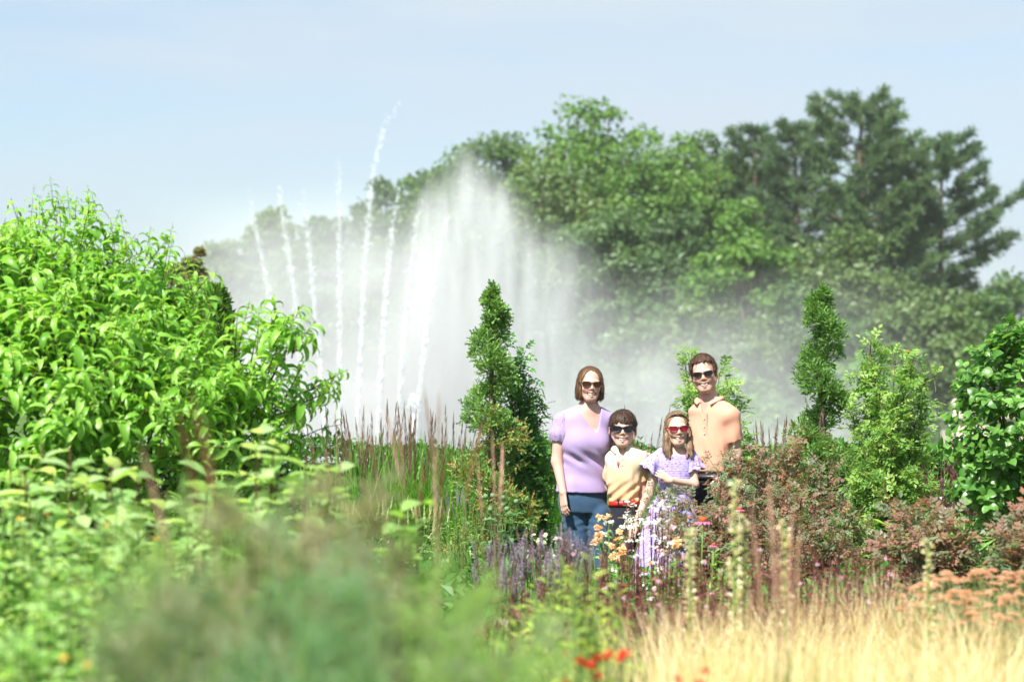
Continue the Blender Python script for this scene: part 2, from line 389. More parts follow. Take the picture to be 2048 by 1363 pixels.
for k, (px, top, wd, d, lab, lean, bare) in enumerate([
 (1715, 204, 330, 146, 'tallest white pine, its flat topped crown high above the wood', 0.3, .3),
 (1880, 284, 310, 150, 'outer white pine with long bare limbs reaching right', 0.2, .22),
 (1600, 250, 200, 150, 'slimmer pine left of the tallest pine', -.3, .3),
 (1512, 262, 190, 154, 'narrow pine top between the leafy trees and the pines', 0, .35),
 (1790, 300, 200, 156, 'pine standing between the tallest and the outer pine', 0, .3)]):
    H = HT(top, d); plant_tree('pine_tree', pine(G_PIN, H, MW(wd, d), 300 + k, bare, lean, 17), px, d, lab, GRP)
# ---------------------------------------------------------------- the fountain
m, nt, o = newmat('foaming_water'); N = nt.nodes; L = nt.links.new
p = N.new('ShaderNodeBsdfPrincipled'); p.inputs['Base Color'].default_value = (0.86, 0.89, 0.91, 1); p.inputs['Roughness'].default_value = 0.35
t = N.new('ShaderNodeBsdfTranslucent'); t.inputs[0].default_value = (0.9, 0.92, 0.94, 1)
tr = N.new('ShaderNodeBsdfTransparent'); m1 = N.new('ShaderNodeMixShader'); m1.inputs[0].default_value = 0.45; m2 = N.new('ShaderNodeMixShader'); m2.inputs[0].default_value = 0.45
L(p.outputs[0], m1.inputs[1]); L(t.outputs[0], m1.inputs[2]); L(m1.outputs[0], m2.inputs[1]); L(tr.outputs[0], m2.inputs[2]); L(m2.outputs[0], o.inputs[0])
FOAM = m
DROP = (np.array([[0, 0, 1.], [1, 0, 0], [0, 1, 0], [-1, 0, 0], [0, -1, 0], [0, 0, -1]]), [np.array([[0, 1, 2], [0, 2, 3], [0, 3, 4], [0, 4, 1], [5, 2, 1], [5, 3, 2], [5, 4, 3], [5, 1, 4]])])
FD = 86.0
def jet(pts, label, wid=0.09, n=4200, fade=0.48):
    """a rising jet that breaks into drops: pts are (px, py) from the base up"""
    P = np.array([at(a, b_, FD) for a, b_ in pts]); P += (P - np.array([0, 0, EYE])) * (-.042 + .008 * rng.random())
    base = P[0] + (P[0] - P[1]) * 0.01; base[2] = -3.9; base[0] += (P[0] - P[1])[0] / max(.1, (P[1] - P[0])[2]) * (P[0][2] + 3.9)
    P = np.vstack([base, P]); s = np.concatenate([[0], np.cumsum(np.linalg.norm(np.diff(P, axis=0), axis=1))]); s /= s[-1]
    ev = lambda u: np.stack([np.interp(u, s, P[:, k]) for k in range(3)], -1)
    u = rng.random(n) ** 0.85
    w_ = wid * (0.45 + 0.75 * u)
    keep = rng.random(n) > np.clip((u - (1 - fade)) / fade, 0, 1) ** 0.7 * 0.93
    u = u[keep]; w_ = w_[keep]; k = len(u)
    lump = 0.5 + 0.5 * np.sin(u * 190 + 3 * np.sin(u * 61))
    pos = ev(u) + rng.normal(size=(k, 3)) * (w_ * (0.34 + 0.16 * lump))[:, None]
    # drops that fall back beside the jet
    sz = (0.007 + 0.013 * rng.random(k) ** 2) * (1.0 + 0.3 * lump)
    V, F, r = scatter(DROP, pos, frames(np.tile([[0, 1., 0]], (k, 1)) + .3 * rdir(k), np.tile([[0, 0, 1.]], (k, 1))), np.stack([sz, sz, sz * 3.2], -1))
    b = Bag(); uu = np.linspace(0, 1 - fade * .9, 60); Q = ev(uu)
    b.add(*tube(Q, wid * 0.52 * (1 - .80 * uu) * (0.85 + .25 * np.abs(np.sin(uu * 60 + np.sin(uu * 23)))), 6)); b.add(V, F, r)
    o = link('fountain_jet', b.mesh('fountain_jet', FOAM)); tag(o, label, 'water jet', 'thin fountain jets')
JT = [([(556, 787), (538, 581), (504, 423), (496, 380)], 'leftmost thin water jet, leaning left'),
      ([(607, 787), (591, 597), (564, 423), (557, 370)], 'second thin water jet from the left'),
      ([(645, 787), (639, 708), (612, 428), (605, 375)], 'third thin water jet from the left'),
      ([(681, 792), (680, 560), (678, 391), (677, 320)], 'fourth thin water jet from the left, quite upright'),
      ([(718, 787), (729, 539), (744, 354), (768, 254), (800, 205)], 'tallest thin water jet, its tip far above the far trees'),
      ([(760, 787), (771, 590), (787, 433), (800, 375)], 'thin water jet just right of the tallest one'),
      ([(800, 787), (815, 600), (834, 444), (850, 390)], 'thin water jet second from the big spray'),
      ([(840, 787), (858, 610), (882, 480), (900, 430)], 'thin water jet nearest the big spray, leaning right')]
for pts, lab in JT: jet(pts, lab, 0.115 if 'tallest' not in lab else 0.125)
# low foaming dome in front of the jets
k = 900; d = rdir(k); d[:, 2] = np.abs(d[:, 2]); c = at(826, 815, 83)
pos = c + d * np.array([.34, .34, .50]) * (0.5 + .5 * rng.random((k, 1))); sz = .012 + .024 * rng.random(k)
V, F, r = scatter(DROP, pos, np.tile(I3, (k, 1, 1)), sz)
b = Bag().add(V, F, r); b.add(*tube(np.array([[c[0], c[1], -3.9], [c[0], c[1], c[2] - 1], [c[0], c[1], c[2] - .1]]), [.10, .10, .12], 8))
tag(link('water_dome', b.mesh('water_dome', FOAM)), 'low foaming white water dome above the hedge', 'water jet')

# spray and drifting mist: air full of fine drops
class X:
    """arithmetic on shader sockets"""
    def __init__(s, v): s.v = v
    def _op(s, op, *a):
        n = VT.nodes.new('ShaderNodeMath'); n.operation = op
        for i, q in enumerate((s,) + a):
            q = q.v if isinstance(q, X) else q
            if isinstance(q, (int, float)): n.inputs[i].default_value = q
            else: VT.links.new(q, n.inputs[i])
        return X(n.outputs[0])
    def __add__(s, o): return s._op('ADD', o)
    __radd__ = __add__
    def __sub__(s, o): return s._op('SUBTRACT', o)
    def __mul__(s, o): return s._op('MULTIPLY', o)
    __rmul__ = __mul__
    def __truediv__(s, o): return s._op('DIVIDE', o)
    def sq(s): return s * s
    def exp(s): return X(math.e)._op('POWER', s)
    def mx(s, o): return s._op('MAXIMUM', o)
    def mn(s, o): return s._op('MINIMUM', o)
    def step(s, a, b):
        n = VT.nodes.new('ShaderNodeMapRange'); n.interpolation_type = 'SMOOTHSTEP'; n.inputs[1].default_value = a; n.inputs[2].default_value = b
        VT.links.new(s.v, n.inputs[0]); return X(n.outputs[0])
def mist(name, lo, hi, fn, label, cat, tint=(0.85, 0.86, 0.87)):
    global VT
    m, VT, o = newmat(name); N = VT.nodes
    tcn = N.new('ShaderNodeTexCoord'); sp = N.new('ShaderNodeSeparateXYZ'); VT.links.new(tcn.outputs['Object'], sp.inputs[0])
    def noise(sc_, det=3, rough=.55):
        mpn = N.new('ShaderNodeMapping'); mpn.inputs['Scale'].default_value = sc_; nn = N.new('ShaderNodeTexNoise')
        nn.inputs['Scale'].default_value = 1; nn.inputs['Detail'].default_value = det; nn.inputs['Roughness'].default_value = rough
        VT.links.new(tcn.outputs['Object'], mpn.inputs[0]); VT.links.new(mpn.outputs[0], nn.inputs['Vector']); return X(nn.outputs['Fac'])
    den = fn(X(sp.outputs[0]), X(sp.outputs[1]), X(sp.outputs[2]), noise)
    v = N.new('ShaderNodeVolumePrincipled'); v.inputs['Color'].default_value = (*tint, 1); v.inputs['Anisotropy'].default_value = 0.0
    VT.links.new(den.v, v.inputs['Density']); VT.links.new(v.outputs[0], o.inputs['Volume'])
    b = bx(Bag(), lo, hi); ob = link(name, b.mesh(name, m, False)); tag(ob, label, cat, kind='stuff')
    return ob
def spray_d(x, y, z, noise):
    # heart of the fountain: two crossing arcs of fine drops with peaks near z 10
    yy = ((y - FD) / 1.7).sq()
    st = noise((2.2, 1.2, .32), 3).step(.34, .72)
    def plume(xt, zt, xb, wt, wb, a):
        h = (zt - 0.0); t = ((X(zt) - z) / h)                   # 0 at the tip, 1 at eye level
        xc = t * (xb - xt) + xt; wd = (t.mx(0) ._op('POWER', 0.8)) * (wb - wt) + wt
        return ((((x - xc) / wd).sq() + yy) * -1.0).exp() * t.step(-.03, .22) * a
    d = plume(-2.85, 9.6, -3.0, .18, 1.5, .50) + plume(-1.7, 10.7, -0.8, .30, 2.3, .60) + plume(-0.7, 9.8, 1.0, .3, 2.0, .42) + plume(1.3, 8.0, 2.8, .6, 2.3, .26)
    return d * (st * .95 + .25) + z.step(3.2, -1.0) * (((x + 4.2) / 4.6).sq() * -1 + yy * -1).exp() * .9
def drift_d(x, y, z, noise):
    n = noise((.22, .22, .26), 4).step(.33, .70)
    yy = (((y - 88) / 4.5).sq() * -1).exp()
    left = (z.step(9.6, 5.5)) * (((x + 7.6) / 4.0).sq() * -1).exp() * .17
    veil = z.step(10.5, 2.0) * (((x + 4) / 3.0).sq() * -1).exp() * .13
    low = (z.step(7.0, -0.5)) * x.step(-15, -9) * x.step(17, 7) * .17
    return (left + veil + low * (n * 1.2 + .25)) * yy * (n * .8 + .4)
mist('fountain_spray', (-11, 82, -4.2), (6, 90, 11), spray_d, 'dense white fountain spray rising to two peaks', 'spray')
mist('drifting_mist', (-15, 79, -4.3), (24, 99, 11.5), drift_d, 'thin white mist drifting right from the fountain across the wood', 'mist')
# ---------------------------------------------------------------- people
class Vol:
    """signed distances on a grid; smooth unions grow one continuous surface"""
    def __init__(s, lo, hi, dx, zspec):
        s.x = np.arange(lo[0], hi[0], dx); s.y = np.arange(lo[1], hi[1], dx)
        z = []
        for a, b_, dz in zspec: z += list(np.arange(a, b_ - dz * .5, dz))
        s.z = np.array(z); s.D = np.full((len(s.x), len(s.y), len(s.z)), 9.0, dtype=np.float32)
    def box(s, lo, hi):
        r = []
        for ax, a, b_ in zip((s.x, s.y, s.z), lo, hi):
            i = max(0, int(np.searchsorted(ax, a)) - 2); j = min(len(ax), int(np.searchsorted(ax, b_)) + 2); r.append(slice(i, max(i + 1, j)))
        return tuple(r)
    def pts(s, sl): return s.x[sl[0]][:, None, None], s.y[sl[1]][None, :, None], s.z[sl[2]][None, None, :]
    def add(s, prim, k=0.02):
        f, lo, hi = prim; m = k + .015; sl = s.box(np.array(lo) - m, np.array(hi) + m)
        d = f(*s.pts(sl)); a = s.D[sl]
        h = np.clip(.5 + .5 * (d - a) / k, 0, 1); s.D[sl] = d + (a - d) * h - k * h * (1 - h); return s
    def sub(s, prim, k=0.01):
        f, lo, hi = prim; m = k + .015; sl = s.box(np.array(lo) - m, np.array(hi) + m)
        d = -f(*s.pts(sl)); a = s.D[sl]
        h = np.clip(.5 - .5 * (d - a) / k, 0, 1); s.D[sl] = d + (a - d) * h + k * h * (1 - h); return s
    def warp(s, g, lo, hi):
        sl = s.box(lo, hi); s.D[sl] += g(*s.pts(sl)); return s
    def mesh(s):
        D = s.D; S = D < 0; nx, ny, nz = D.shape
        c = np.zeros((nx - 1, ny - 1, nz - 1), np.int8)
        for i in (0, 1):
            for j in (0, 1):
                for k in (0, 1): c += S[i:nx - 1 + i, j:ny - 1 + j, k:nz - 1 + k]
        cells = np.argwhere((c > 0) & (c < 8)); idx = np.full(c.shape, -1, np.int64); idx[tuple(cells.T)] = np.arange(len(cells))
        acc = np.zeros((len(cells), 3)); cnt = np.zeros(len(cells))
        cor = [(i, j, k) for i in (0, 1) for j in (0, 1) for k in (0, 1)]
        X0, Y0, Z0 = s.x, s.y, s.z
        val = {q: D[cells[:, 0] + q[0], cells[:, 1] + q[1], cells[:, 2] + q[2]].astype(float) for q in cor}
        pos = {q: np.stack([X0[cells[:, 0] + q[0]], Y0[cells[:, 1] + q[1]], Z0[cells[:, 2] + q[2]]], -1) for q in cor}
        for q in cor:
            for ax in range(3):
                if q[ax] == 0:
                    r = tuple(1 if a == ax else q[a] for a in range(3))
                    a, b_ = val[q], val[r]; m = (a < 0) != (b_ < 0)
                    t = np.where(m, a / np.where(a - b_ == 0, 1, a - b_), 0)
                    acc += np.where(m[:, None], pos[q] + (pos[r] - pos[q]) * np.clip(t, 0, 1)[:, None], 0); cnt += m
        V = acc / np.maximum(cnt, 1)[:, None]; F = []
        for ax in range(3):
            A = S[:-1] if ax == 0 else S[:, :-1] if ax == 1 else S[:, :, :-1]
            B = S[1:] if ax == 0 else S[:, 1:] if ax == 1 else S[:, :, 1:]
            e = np.argwhere(A != B); fl = A[tuple(e.T)]
            o1, o2 = [q for q in range(3) if q != ax]
            ok = (e[:, o1] > 0) & (e[:, o2] > 0) & (e[:, o1] < D.shape[o1] - 1) & (e[:, o2] < D.shape[o2] - 1); e = e[ok]; fl = fl[ok]
            def cell(d1, d2):
                q = e.copy(); q[:, o1] -= d1; q[:, o2] -= d2; return idx[tuple(q.T)]
            Q = np.stack([cell(1, 1), cell(0, 1), cell(0, 0), cell(1, 0)], -1)
            fl = fl if ax != 1 else ~fl
            Q = np.where(fl[:, None], Q, Q[:, ::-1]); F.append(Q[(Q >= 0).all(1)])
        return V, np.concatenate(F)
def rc(a, b_, ra, rb, flat=False):
    """tapered capsule; flat cuts its far end square"""
    a = np.array(a, float); b_ = np.array(b_, float); ba = b_ - a; l2 = ba @ ba; m = max(ra, rb)
    def f(x, y, z):
        h = ((x - a[0]) * ba[0] + (y - a[1]) * ba[1] + (z - a[2]) * ba[2]) / l2
        hc = np.clip(h, 0, 1)
        d = np.sqrt((x - a[0] - ba[0] * hc) ** 2 + (y - a[1] - ba[1] * hc) ** 2 + (z - a[2] - ba[2] * hc) ** 2) - (ra + (rb - ra) * hc)
        return np.maximum(d, (h - 1) * math.sqrt(l2)) if flat else d
    return f, np.minimum(a, b_) - m, np.maximum(a, b_) + m
def ell(c, r, R=None):
    c = np.array(c, float); r = np.array(r, float); R = I3 if R is None else np.array(R); m = r.max()
    def f(x, y, z):
        x, y, z = x - c[0], y - c[1], z - c[2]
        q = [(R[0, i] * x + R[1, i] * y + R[2, i] * z) for i in range(3)]
        k0 = np.sqrt(sum((q[i] / r[i]) ** 2 for i in range(3))); k1 = np.sqrt(sum((q[i] / r[i] ** 2) ** 2 for i in range(3)))
        return k0 * (k0 - 1) / np.maximum(k1, 1e-6)
    return f, c - m, c + m
def loft(sec, yaw=0.0, n=2.3, flat=True, off=0.0):
    """a trunk of elliptic sections (z, half width, half depth, cx, cy)"""
    S = np.array(sorted(sec), float); z0, z1 = S[0, 0], S[-1, 0]
    zz = np.linspace(z0, z1, 200); T = []
    for k in range(1, 5):                      # Catmull-Rom through the sections
        m = np.gradient(S[:, k], S[:, 0]); i = np.clip(np.searchsorted(S[:, 0], zz, side='right') - 1, 0, len(S) - 2)
        h = S[i + 1, 0] - S[i, 0]; t = (zz - S[i, 0]) / h
        T.append((2 * t ** 3 - 3 * t ** 2 + 1) * S[i, k] + (t ** 3 - 2 * t ** 2 + t) * h * m[i] + (-2 * t ** 3 + 3 * t ** 2) * S[i + 1, k] + (t ** 3 - t ** 2) * h * m[i + 1])
    cyw, syw = math.cos(yaw), math.sin(yaw); M = S[:, 1:3].max() + off
    def f(x, y, z):
        a = np.interp(z, zz, T[0]) + off; b_ = np.interp(z, zz, T[1]) + off; X_ = x - np.interp(z, zz, T[2]); Y_ = y - np.interp(z, zz, T[3])
        u = cyw * X_ + syw * Y_; v = -syw * X_ + cyw * Y_
        d = ((np.abs(u / a) ** n + np.abs(v / b_) ** n) ** (1 / n) - 1) * np.minimum(a, b_)
        return np.maximum(d, np.maximum(z - z1, z0 - z))
    lo = np.array([S[:, 3].min() - M, S[:, 4].min() - M, z0]); hi = np.array([S[:, 3].max() + M, S[:, 4].max() + M, z1])
    return f, lo, hi
def free(f, lo, hi): return f, np.array(lo, float), np.array(hi, float)
def rotm(yaw=0, pitch=0, roll=0):
    """head turn: yaw about z (+ looks image right), pitch (+ looks up), roll in the picture plane (+ turns its top left)"""
    return np.array(Matrix.Rotation(-roll, 3, 'Y') @ Matrix.Rotation(yaw, 3, 'Z') @ Matrix.Rotation(-pitch, 3, 'X'))
class Head:
    def __init__(s, c, sc_, R, wx=1.12): s.c = np.array(c, float); s.s = sc_; s.R = R; s.S = np.array([sc_ * wx, sc_ * 1.0, sc_])
    def p(s, v): return s.c + s.R @ (np.array(v, float) * s.S)
    def ell(s, c, r, R=None): return ell(s.p(c), np.array(r) * s.S, s.R if R is None else s.R @ R)
    def rc(s, a, b_, ra, rb): return rc(s.p(a), s.p(b_), ra * s.s, rb * s.s)
    def loc(s, V): return ((V - s.c) @ s.R) / s.S
    def fn(s, g, lo, hi):
        """a function of head coordinates"""
        def f(x, y, z):
            x, y, z = x - s.c[0], y - s.c[1], z - s.c[2]
            q = [(s.R[0, i] * x + s.R[1, i] * y + s.R[2, i] * z) / s.S[i] for i in range(3)]
            return g(*q) * s.s
        cs = np.array([s.p([a, b_, c]) for a in (lo[0], hi[0]) for b_ in (lo[1], hi[1]) for c in (lo[2], hi[2])])
        return f, cs.min(0), cs.max(0)
def head_sdf(v, h, male=False, child=False, ears=True):
    jw = 1.08 if male else (.94 if child else .98)
    v.add(h.ell((0, .018, .030), (.074, .093, .086)), .02)
    v.add(h.ell((0, -.018, -.040), (.060 * jw, .070, .074)), .03)
    v.add(h.ell((0, -.062, -.098), (.026 * jw, .022, .020)), .03)
    for e in (-1, 1):
        v.add(h.rc((e * .052 * jw, .0, -.052), (e * .018, -.058, -.100), .018, .014), .03)
        v.add(h.ell((e * .036, -.066, -.030), (.024, .022, .021)), .025)          # cheeks lifted by the smile
        v.add(h.rc((e * .010, -.087, .018), (e * .045, -.074, .016), .010, .009), .02)
        v.sub(h.ell((e * .031, -.103, -.004), (.018, .017, .013)), .018)
        if ears:
            R = np.array(Matrix.Rotation(e * .35, 3, 'Z'))
            v.add(h.ell((e * (.084 if child else .081), .010, -.012), (.008, .020, .032), R), .008)
            v.sub(h.ell((e * (.091 if child else .087), .002, -.010), (.005, .009, .016), R), .006)
    v.add(h.rc((0, -.086, .008), (0, -.0985, -.026), .0085, .0105), .014)
    for e in (-1, 1): v.add(h.ell((e * .0125, -.089, -.031), (.009, .009, .0075)), .008)
    # smiling mouth: lips round an opening
    for e in (-1, 1):
        v.add(h.rc((0, -.0890, -.0555), (e * .031, -.077, -.0500), .0062, .0040), .008)
        v.add(h.rc((0, -.087, -.0805), (e * .031, -.076, -.0540), .0068, .0040), .008)
    v.sub(h.fn(lambda x, y, z: np.maximum(np.abs(z + .0685 - 9.0 * x * x) - (.0080 - 6.5 * x * x), np.maximum(np.abs(x) - .0310, y + .060)), (-.03, -.12, -.09), (.03, -.055, -.04)), .002)
def skin_cols(V, h, base, lip, blush):
    q = h.loc(V); C = np.tile(np.array(base), (len(V), 1))
    def mixc(c, wgt): C[:] = C * (1 - wgt[:, None]) + np.array(c) * wgt[:, None]
    for e in (-1, 1): mixc(blush, .55 * np.exp(-(((q[:, 0] - e * .040) / .018) ** 2 + ((q[:, 2] + .030) / .016) ** 2)) * (q[:, 1] < -.03))
    mixc(blush, .5 * np.exp(-((q[:, 0] / .012) ** 2 + ((q[:, 2] + .032) / .014) ** 2)) * (q[:, 1] < -.085))
    mixc(blush, .6 * np.exp(-((np.abs(q[:, 0]) - .082) / .012) ** 2) * (np.abs(q[:, 2] + .01) < .045) * (np.abs(q[:, 1]) < .05))
    ml = np.exp(-((np.abs(q[:, 2] + .0685 - 9.0 * q[:, 0] ** 2) - .0125 + 6 * q[:, 0] ** 2) / .0048) ** 2) * (np.abs(q[:, 0]) < .031) * (q[:, 1] < -.070)
    mixc(lip, .9 * ml)
    ins = (np.abs(q[:, 0]) < .031) * (np.abs(q[:, 2] + .0685 - 9.0 * q[:, 0] ** 2) < .0092 - 6 * q[:, 0] ** 2) * (q[:, 1] < -.05) * (q[:, 1] > -.085)
    mixc((.06, .012, .012), ins * .95)
    return C
m, nt, o = newmat('skin'); N = nt.nodes; L = nt.links.new
p = N.new('ShaderNodeBsdfPrincipled'); a_ = N.new('ShaderNodeAttribute'); a_.attribute_name = 'tint'
nn = N.new('ShaderNodeTexNoise'); nn.inputs['Scale'].default_value = 60; nn.inputs['Detail'].default_value = 4
tcn = N.new('ShaderNodeTexCoord'); L(tcn.outputs['Object'], nn.inputs['Vector'])
mm = N.new('ShaderNodeMix'); mm.data_type = 'RGBA'; mm.blend_type = 'MULTIPLY'; mm.inputs[0].default_value = .35
L(a_.outputs['Color'], mm.inputs[6]); L(ramp(nt, nn.outputs['Fac'], [(.78, .70, .68), (1.1, 1.08, 1.05)]), mm.inputs[7]); L(mm.outputs[2], p.inputs['Base Color'])
p.inputs['Roughness'].default_value = .48; p.inputs['Specular IOR Level'].default_value = .4
p.inputs['Subsurface Weight'].default_value = .12; p.inputs['Subsurface Radius'].default_value = (.012, .005, .003); p.inputs['Subsurface Scale'].default_value = .5
L(p.outputs[0], o.inputs[0]); SKIN = m
def hairmat(name, c1, c2):
    m, nt, o = newmat(name); N = nt.nodes; L = nt.links.new
    tcn = N.new('ShaderNodeTexCoord'); mpn = N.new('ShaderNodeMapping'); mpn.inputs['Scale'].default_value = (150, 60, 9)
    n = N.new('ShaderNodeTexNoise'); n.inputs['Scale'].default_value = 1; n.inputs['Detail'].default_value = 4
    L(tcn.outputs['Object'], mpn.inputs[0]); L(mpn.outputs[0], n.inputs['Vector'])
    p = N.new('ShaderNodeBsdfPrincipled'); p.inputs['Roughness'].default_value = .5; p.inputs['Specular IOR Level'].default_value = .25
    r = ramp(nt, n.outputs['Fac'], [c1, c1, c2, c2]); L(r, p.inputs['Base Color'])
    b = N.new('ShaderNodeBump'); b.inputs['Strength'].default_value = .7; b.inputs['Distance'].default_value = .004; L(n.outputs['Fac'], b.inputs['Height']); L(b.outputs[0], p.inputs['Normal'])
    L(p.outputs[0], o.inputs[0]); return m
TEETH = plain('teeth', (.88, .85, .78), .3, .5, (.84, .80, .72), 40)
def glassmat(name, c, a=.92):
    m, nt, o = newmat(name); N = nt.nodes; L = nt.links.new
    p = N.new('ShaderNodeBsdfPrincipled'); p.inputs['Base Color'].default_value = (*c, 1); p.inputs['Roughness'].default_value = .12; p.inputs['Specular IOR Level'].default_value = .3
    t = N.new('ShaderNodeBsdfTransparent'); t.inputs[0].default_value = (*[min(1, q * 5 + .1) for q in c], 1); mxs = N.new('ShaderNodeMixShader'); mxs.inputs[0].default_value = a
    L(t.outputs[0], mxs.inputs[1]); L(p.outputs[0], mxs.inputs[2]); L(mxs.outputs[0], o.inputs[0]); return m
def sunglasses(e, h, lens, frame, w=.058, ht=.037, wrap=1.0, rim=.0028):
    """child of the person: frame with two lenses, bridge and temples"""
    fb = Bag(); lenses = []
    for s_ in (-1, 1):
        cx = s_ * (w / 2 + .008); n = 20; ph = np.linspace(0, 2 * math.pi, n, endpoint=False)
        ex = np.sign(np.cos(ph)) * np.abs(np.cos(ph)) ** .6 * w / 2; ez = np.sign(np.sin(ph)) * np.abs(np.sin(ph)) ** .65 * ht / 2
        ez = ez * (1 + .12 * s_ * ex / (w / 2)); ez[ez < 0] *= 1.0
        xx = cx + ex * (1 - .10 * (ez < 0)); yy = -.1035 + wrap * 3.2 * xx ** 2; zz = .002 + ez
        ring = np.array([h.p(q) for q in np.stack([xx, yy, zz], -1)])
        fb.add(*tube(np.vstack([ring, ring[:1], ring[1:2]]), rim * h.s, 5, False))
        cen = h.p((cx, -.1055 + wrap * 3.2 * cx ** 2, .002)); V = np.vstack([ring, cen[None]]); lenses.append((V, np.array([[i, (i + 1) % n, n] for i in range(n)])))
        xo = s_ * (w + .008)
        fb.add(*tube(np.array([h.p((xo, -.1035 + wrap * 3.2 * xo ** 2, .009)), h.p((s_ * .079, -.060, .010)), h.p((s_ * .083, .0, .006)), h.p((s_ * .083, .018, -.004))]), [rim * 1.3 * h.s] * 4, 5))
    fb.add(*tube(np.array([h.p((-.009, -.104, .010)), h.p((0, -.107, .013)), h.p((.009, -.104, .010))]), [rim * 1.1 * h.s] * 3, 5))
    g = link('sunglasses', fb.mesh('sunglasses', frame), e)
    for V, F in lenses: link('lens', npmesh('lens', V, F, lens), g)
def teeth(e, h):
    b = Bag()
    for k in range(8):                       # a row of upper teeth
        x0, x1 = -.0255 + .0064 * k, -.0255 + .0064 * k + .0060; V = []
        for x in (x0, x1):
            for z in (.0095, -.0035 + 5 * x * x): V.append(h.p((x, -.0870 + 14 * x * x, -.0685 + 9.0 * x * x + z)))
        V = np.array(V); b.add(np.vstack([V, V + h.R @ np.array([0, .004, 0])]), np.array([[0, 1, 3, 2], [4, 6, 7, 5], [0, 4, 5, 1], [2, 3, 7, 6], [1, 5, 7, 3]]))
    link('teeth', b.mesh('teeth', TEETH, False), e)
def hand_sdf(v, wr, tip, palm, size=1.0, curl=.35, thumb=1, k=.006):
    """five fingers on a palm: wr wrist, tip the direction the fingers hang, palm the way the palm faces, thumb side +-1"""
    wr = np.array(wr, float); d = nrm(np.array(tip, float) - wr); n = nrm(np.array(palm, float) - d * (np.array(palm) @ d)); s_ = np.cross(d, n) * thumb
    S = size; pl = .088 * S
    for q in (-1.2, -.4, .4, 1.2):
        v.add(rc(wr + s_ * q * .010 * S, wr + d * pl + s_ * q * .0205 * S, .013 * S, .0105 * S), .010)
    for i, (q, l) in enumerate(((1.2, .070), (.42, .079), (-.40, .074), (-1.18, .058))):
        a = wr + d * pl + s_ * q * .0205 * S; dd = d + s_ * q * .09; r_ = (.0086, .0088, .0085, .0075)[i] * S
        c = curl * (1 + .12 * i)
        for j, f in enumerate((.45, .32, .23)):
            ang = c * (.35 + .55 * j); u = nrm(dd * math.cos(ang) + n * math.sin(ang)); b_ = a + u * l * f * S
            v.add(rc(a, b_, r_ * (1 - .06 * j), r_ * (.94 - .08 * j)), .003); a = b_
    a = wr + d * .022 * S + s_ * .018 * S; u = nrm(d * .75 + s_ * .62 + n * .35); b_ = a + u * .042 * S; v.add(rc(a, b_, .0135 * S, .0105 * S), .010)
    u = nrm(d * .95 + s_ * .2 + n * .35); c_ = b_ + u * .032 * S; v.add(rc(b_, c_, .0100 * S, .0092 * S), .004); v.add(rc(c_, c_ + nrm(u + n * .2) * .024 * S, .0090 * S, .0075 * S), .003)
def vnoise(x, y, z, f, seed=0):
    r = np.random.default_rng(seed); s_ = 0
    for i in range(5):
        w_ = r.normal(size=3) * f; s_ = s_ + np.sin(w_[0] * x + w_[1] * y + w_[2] * z + r.random() * 6.28)
    return s_ / 5
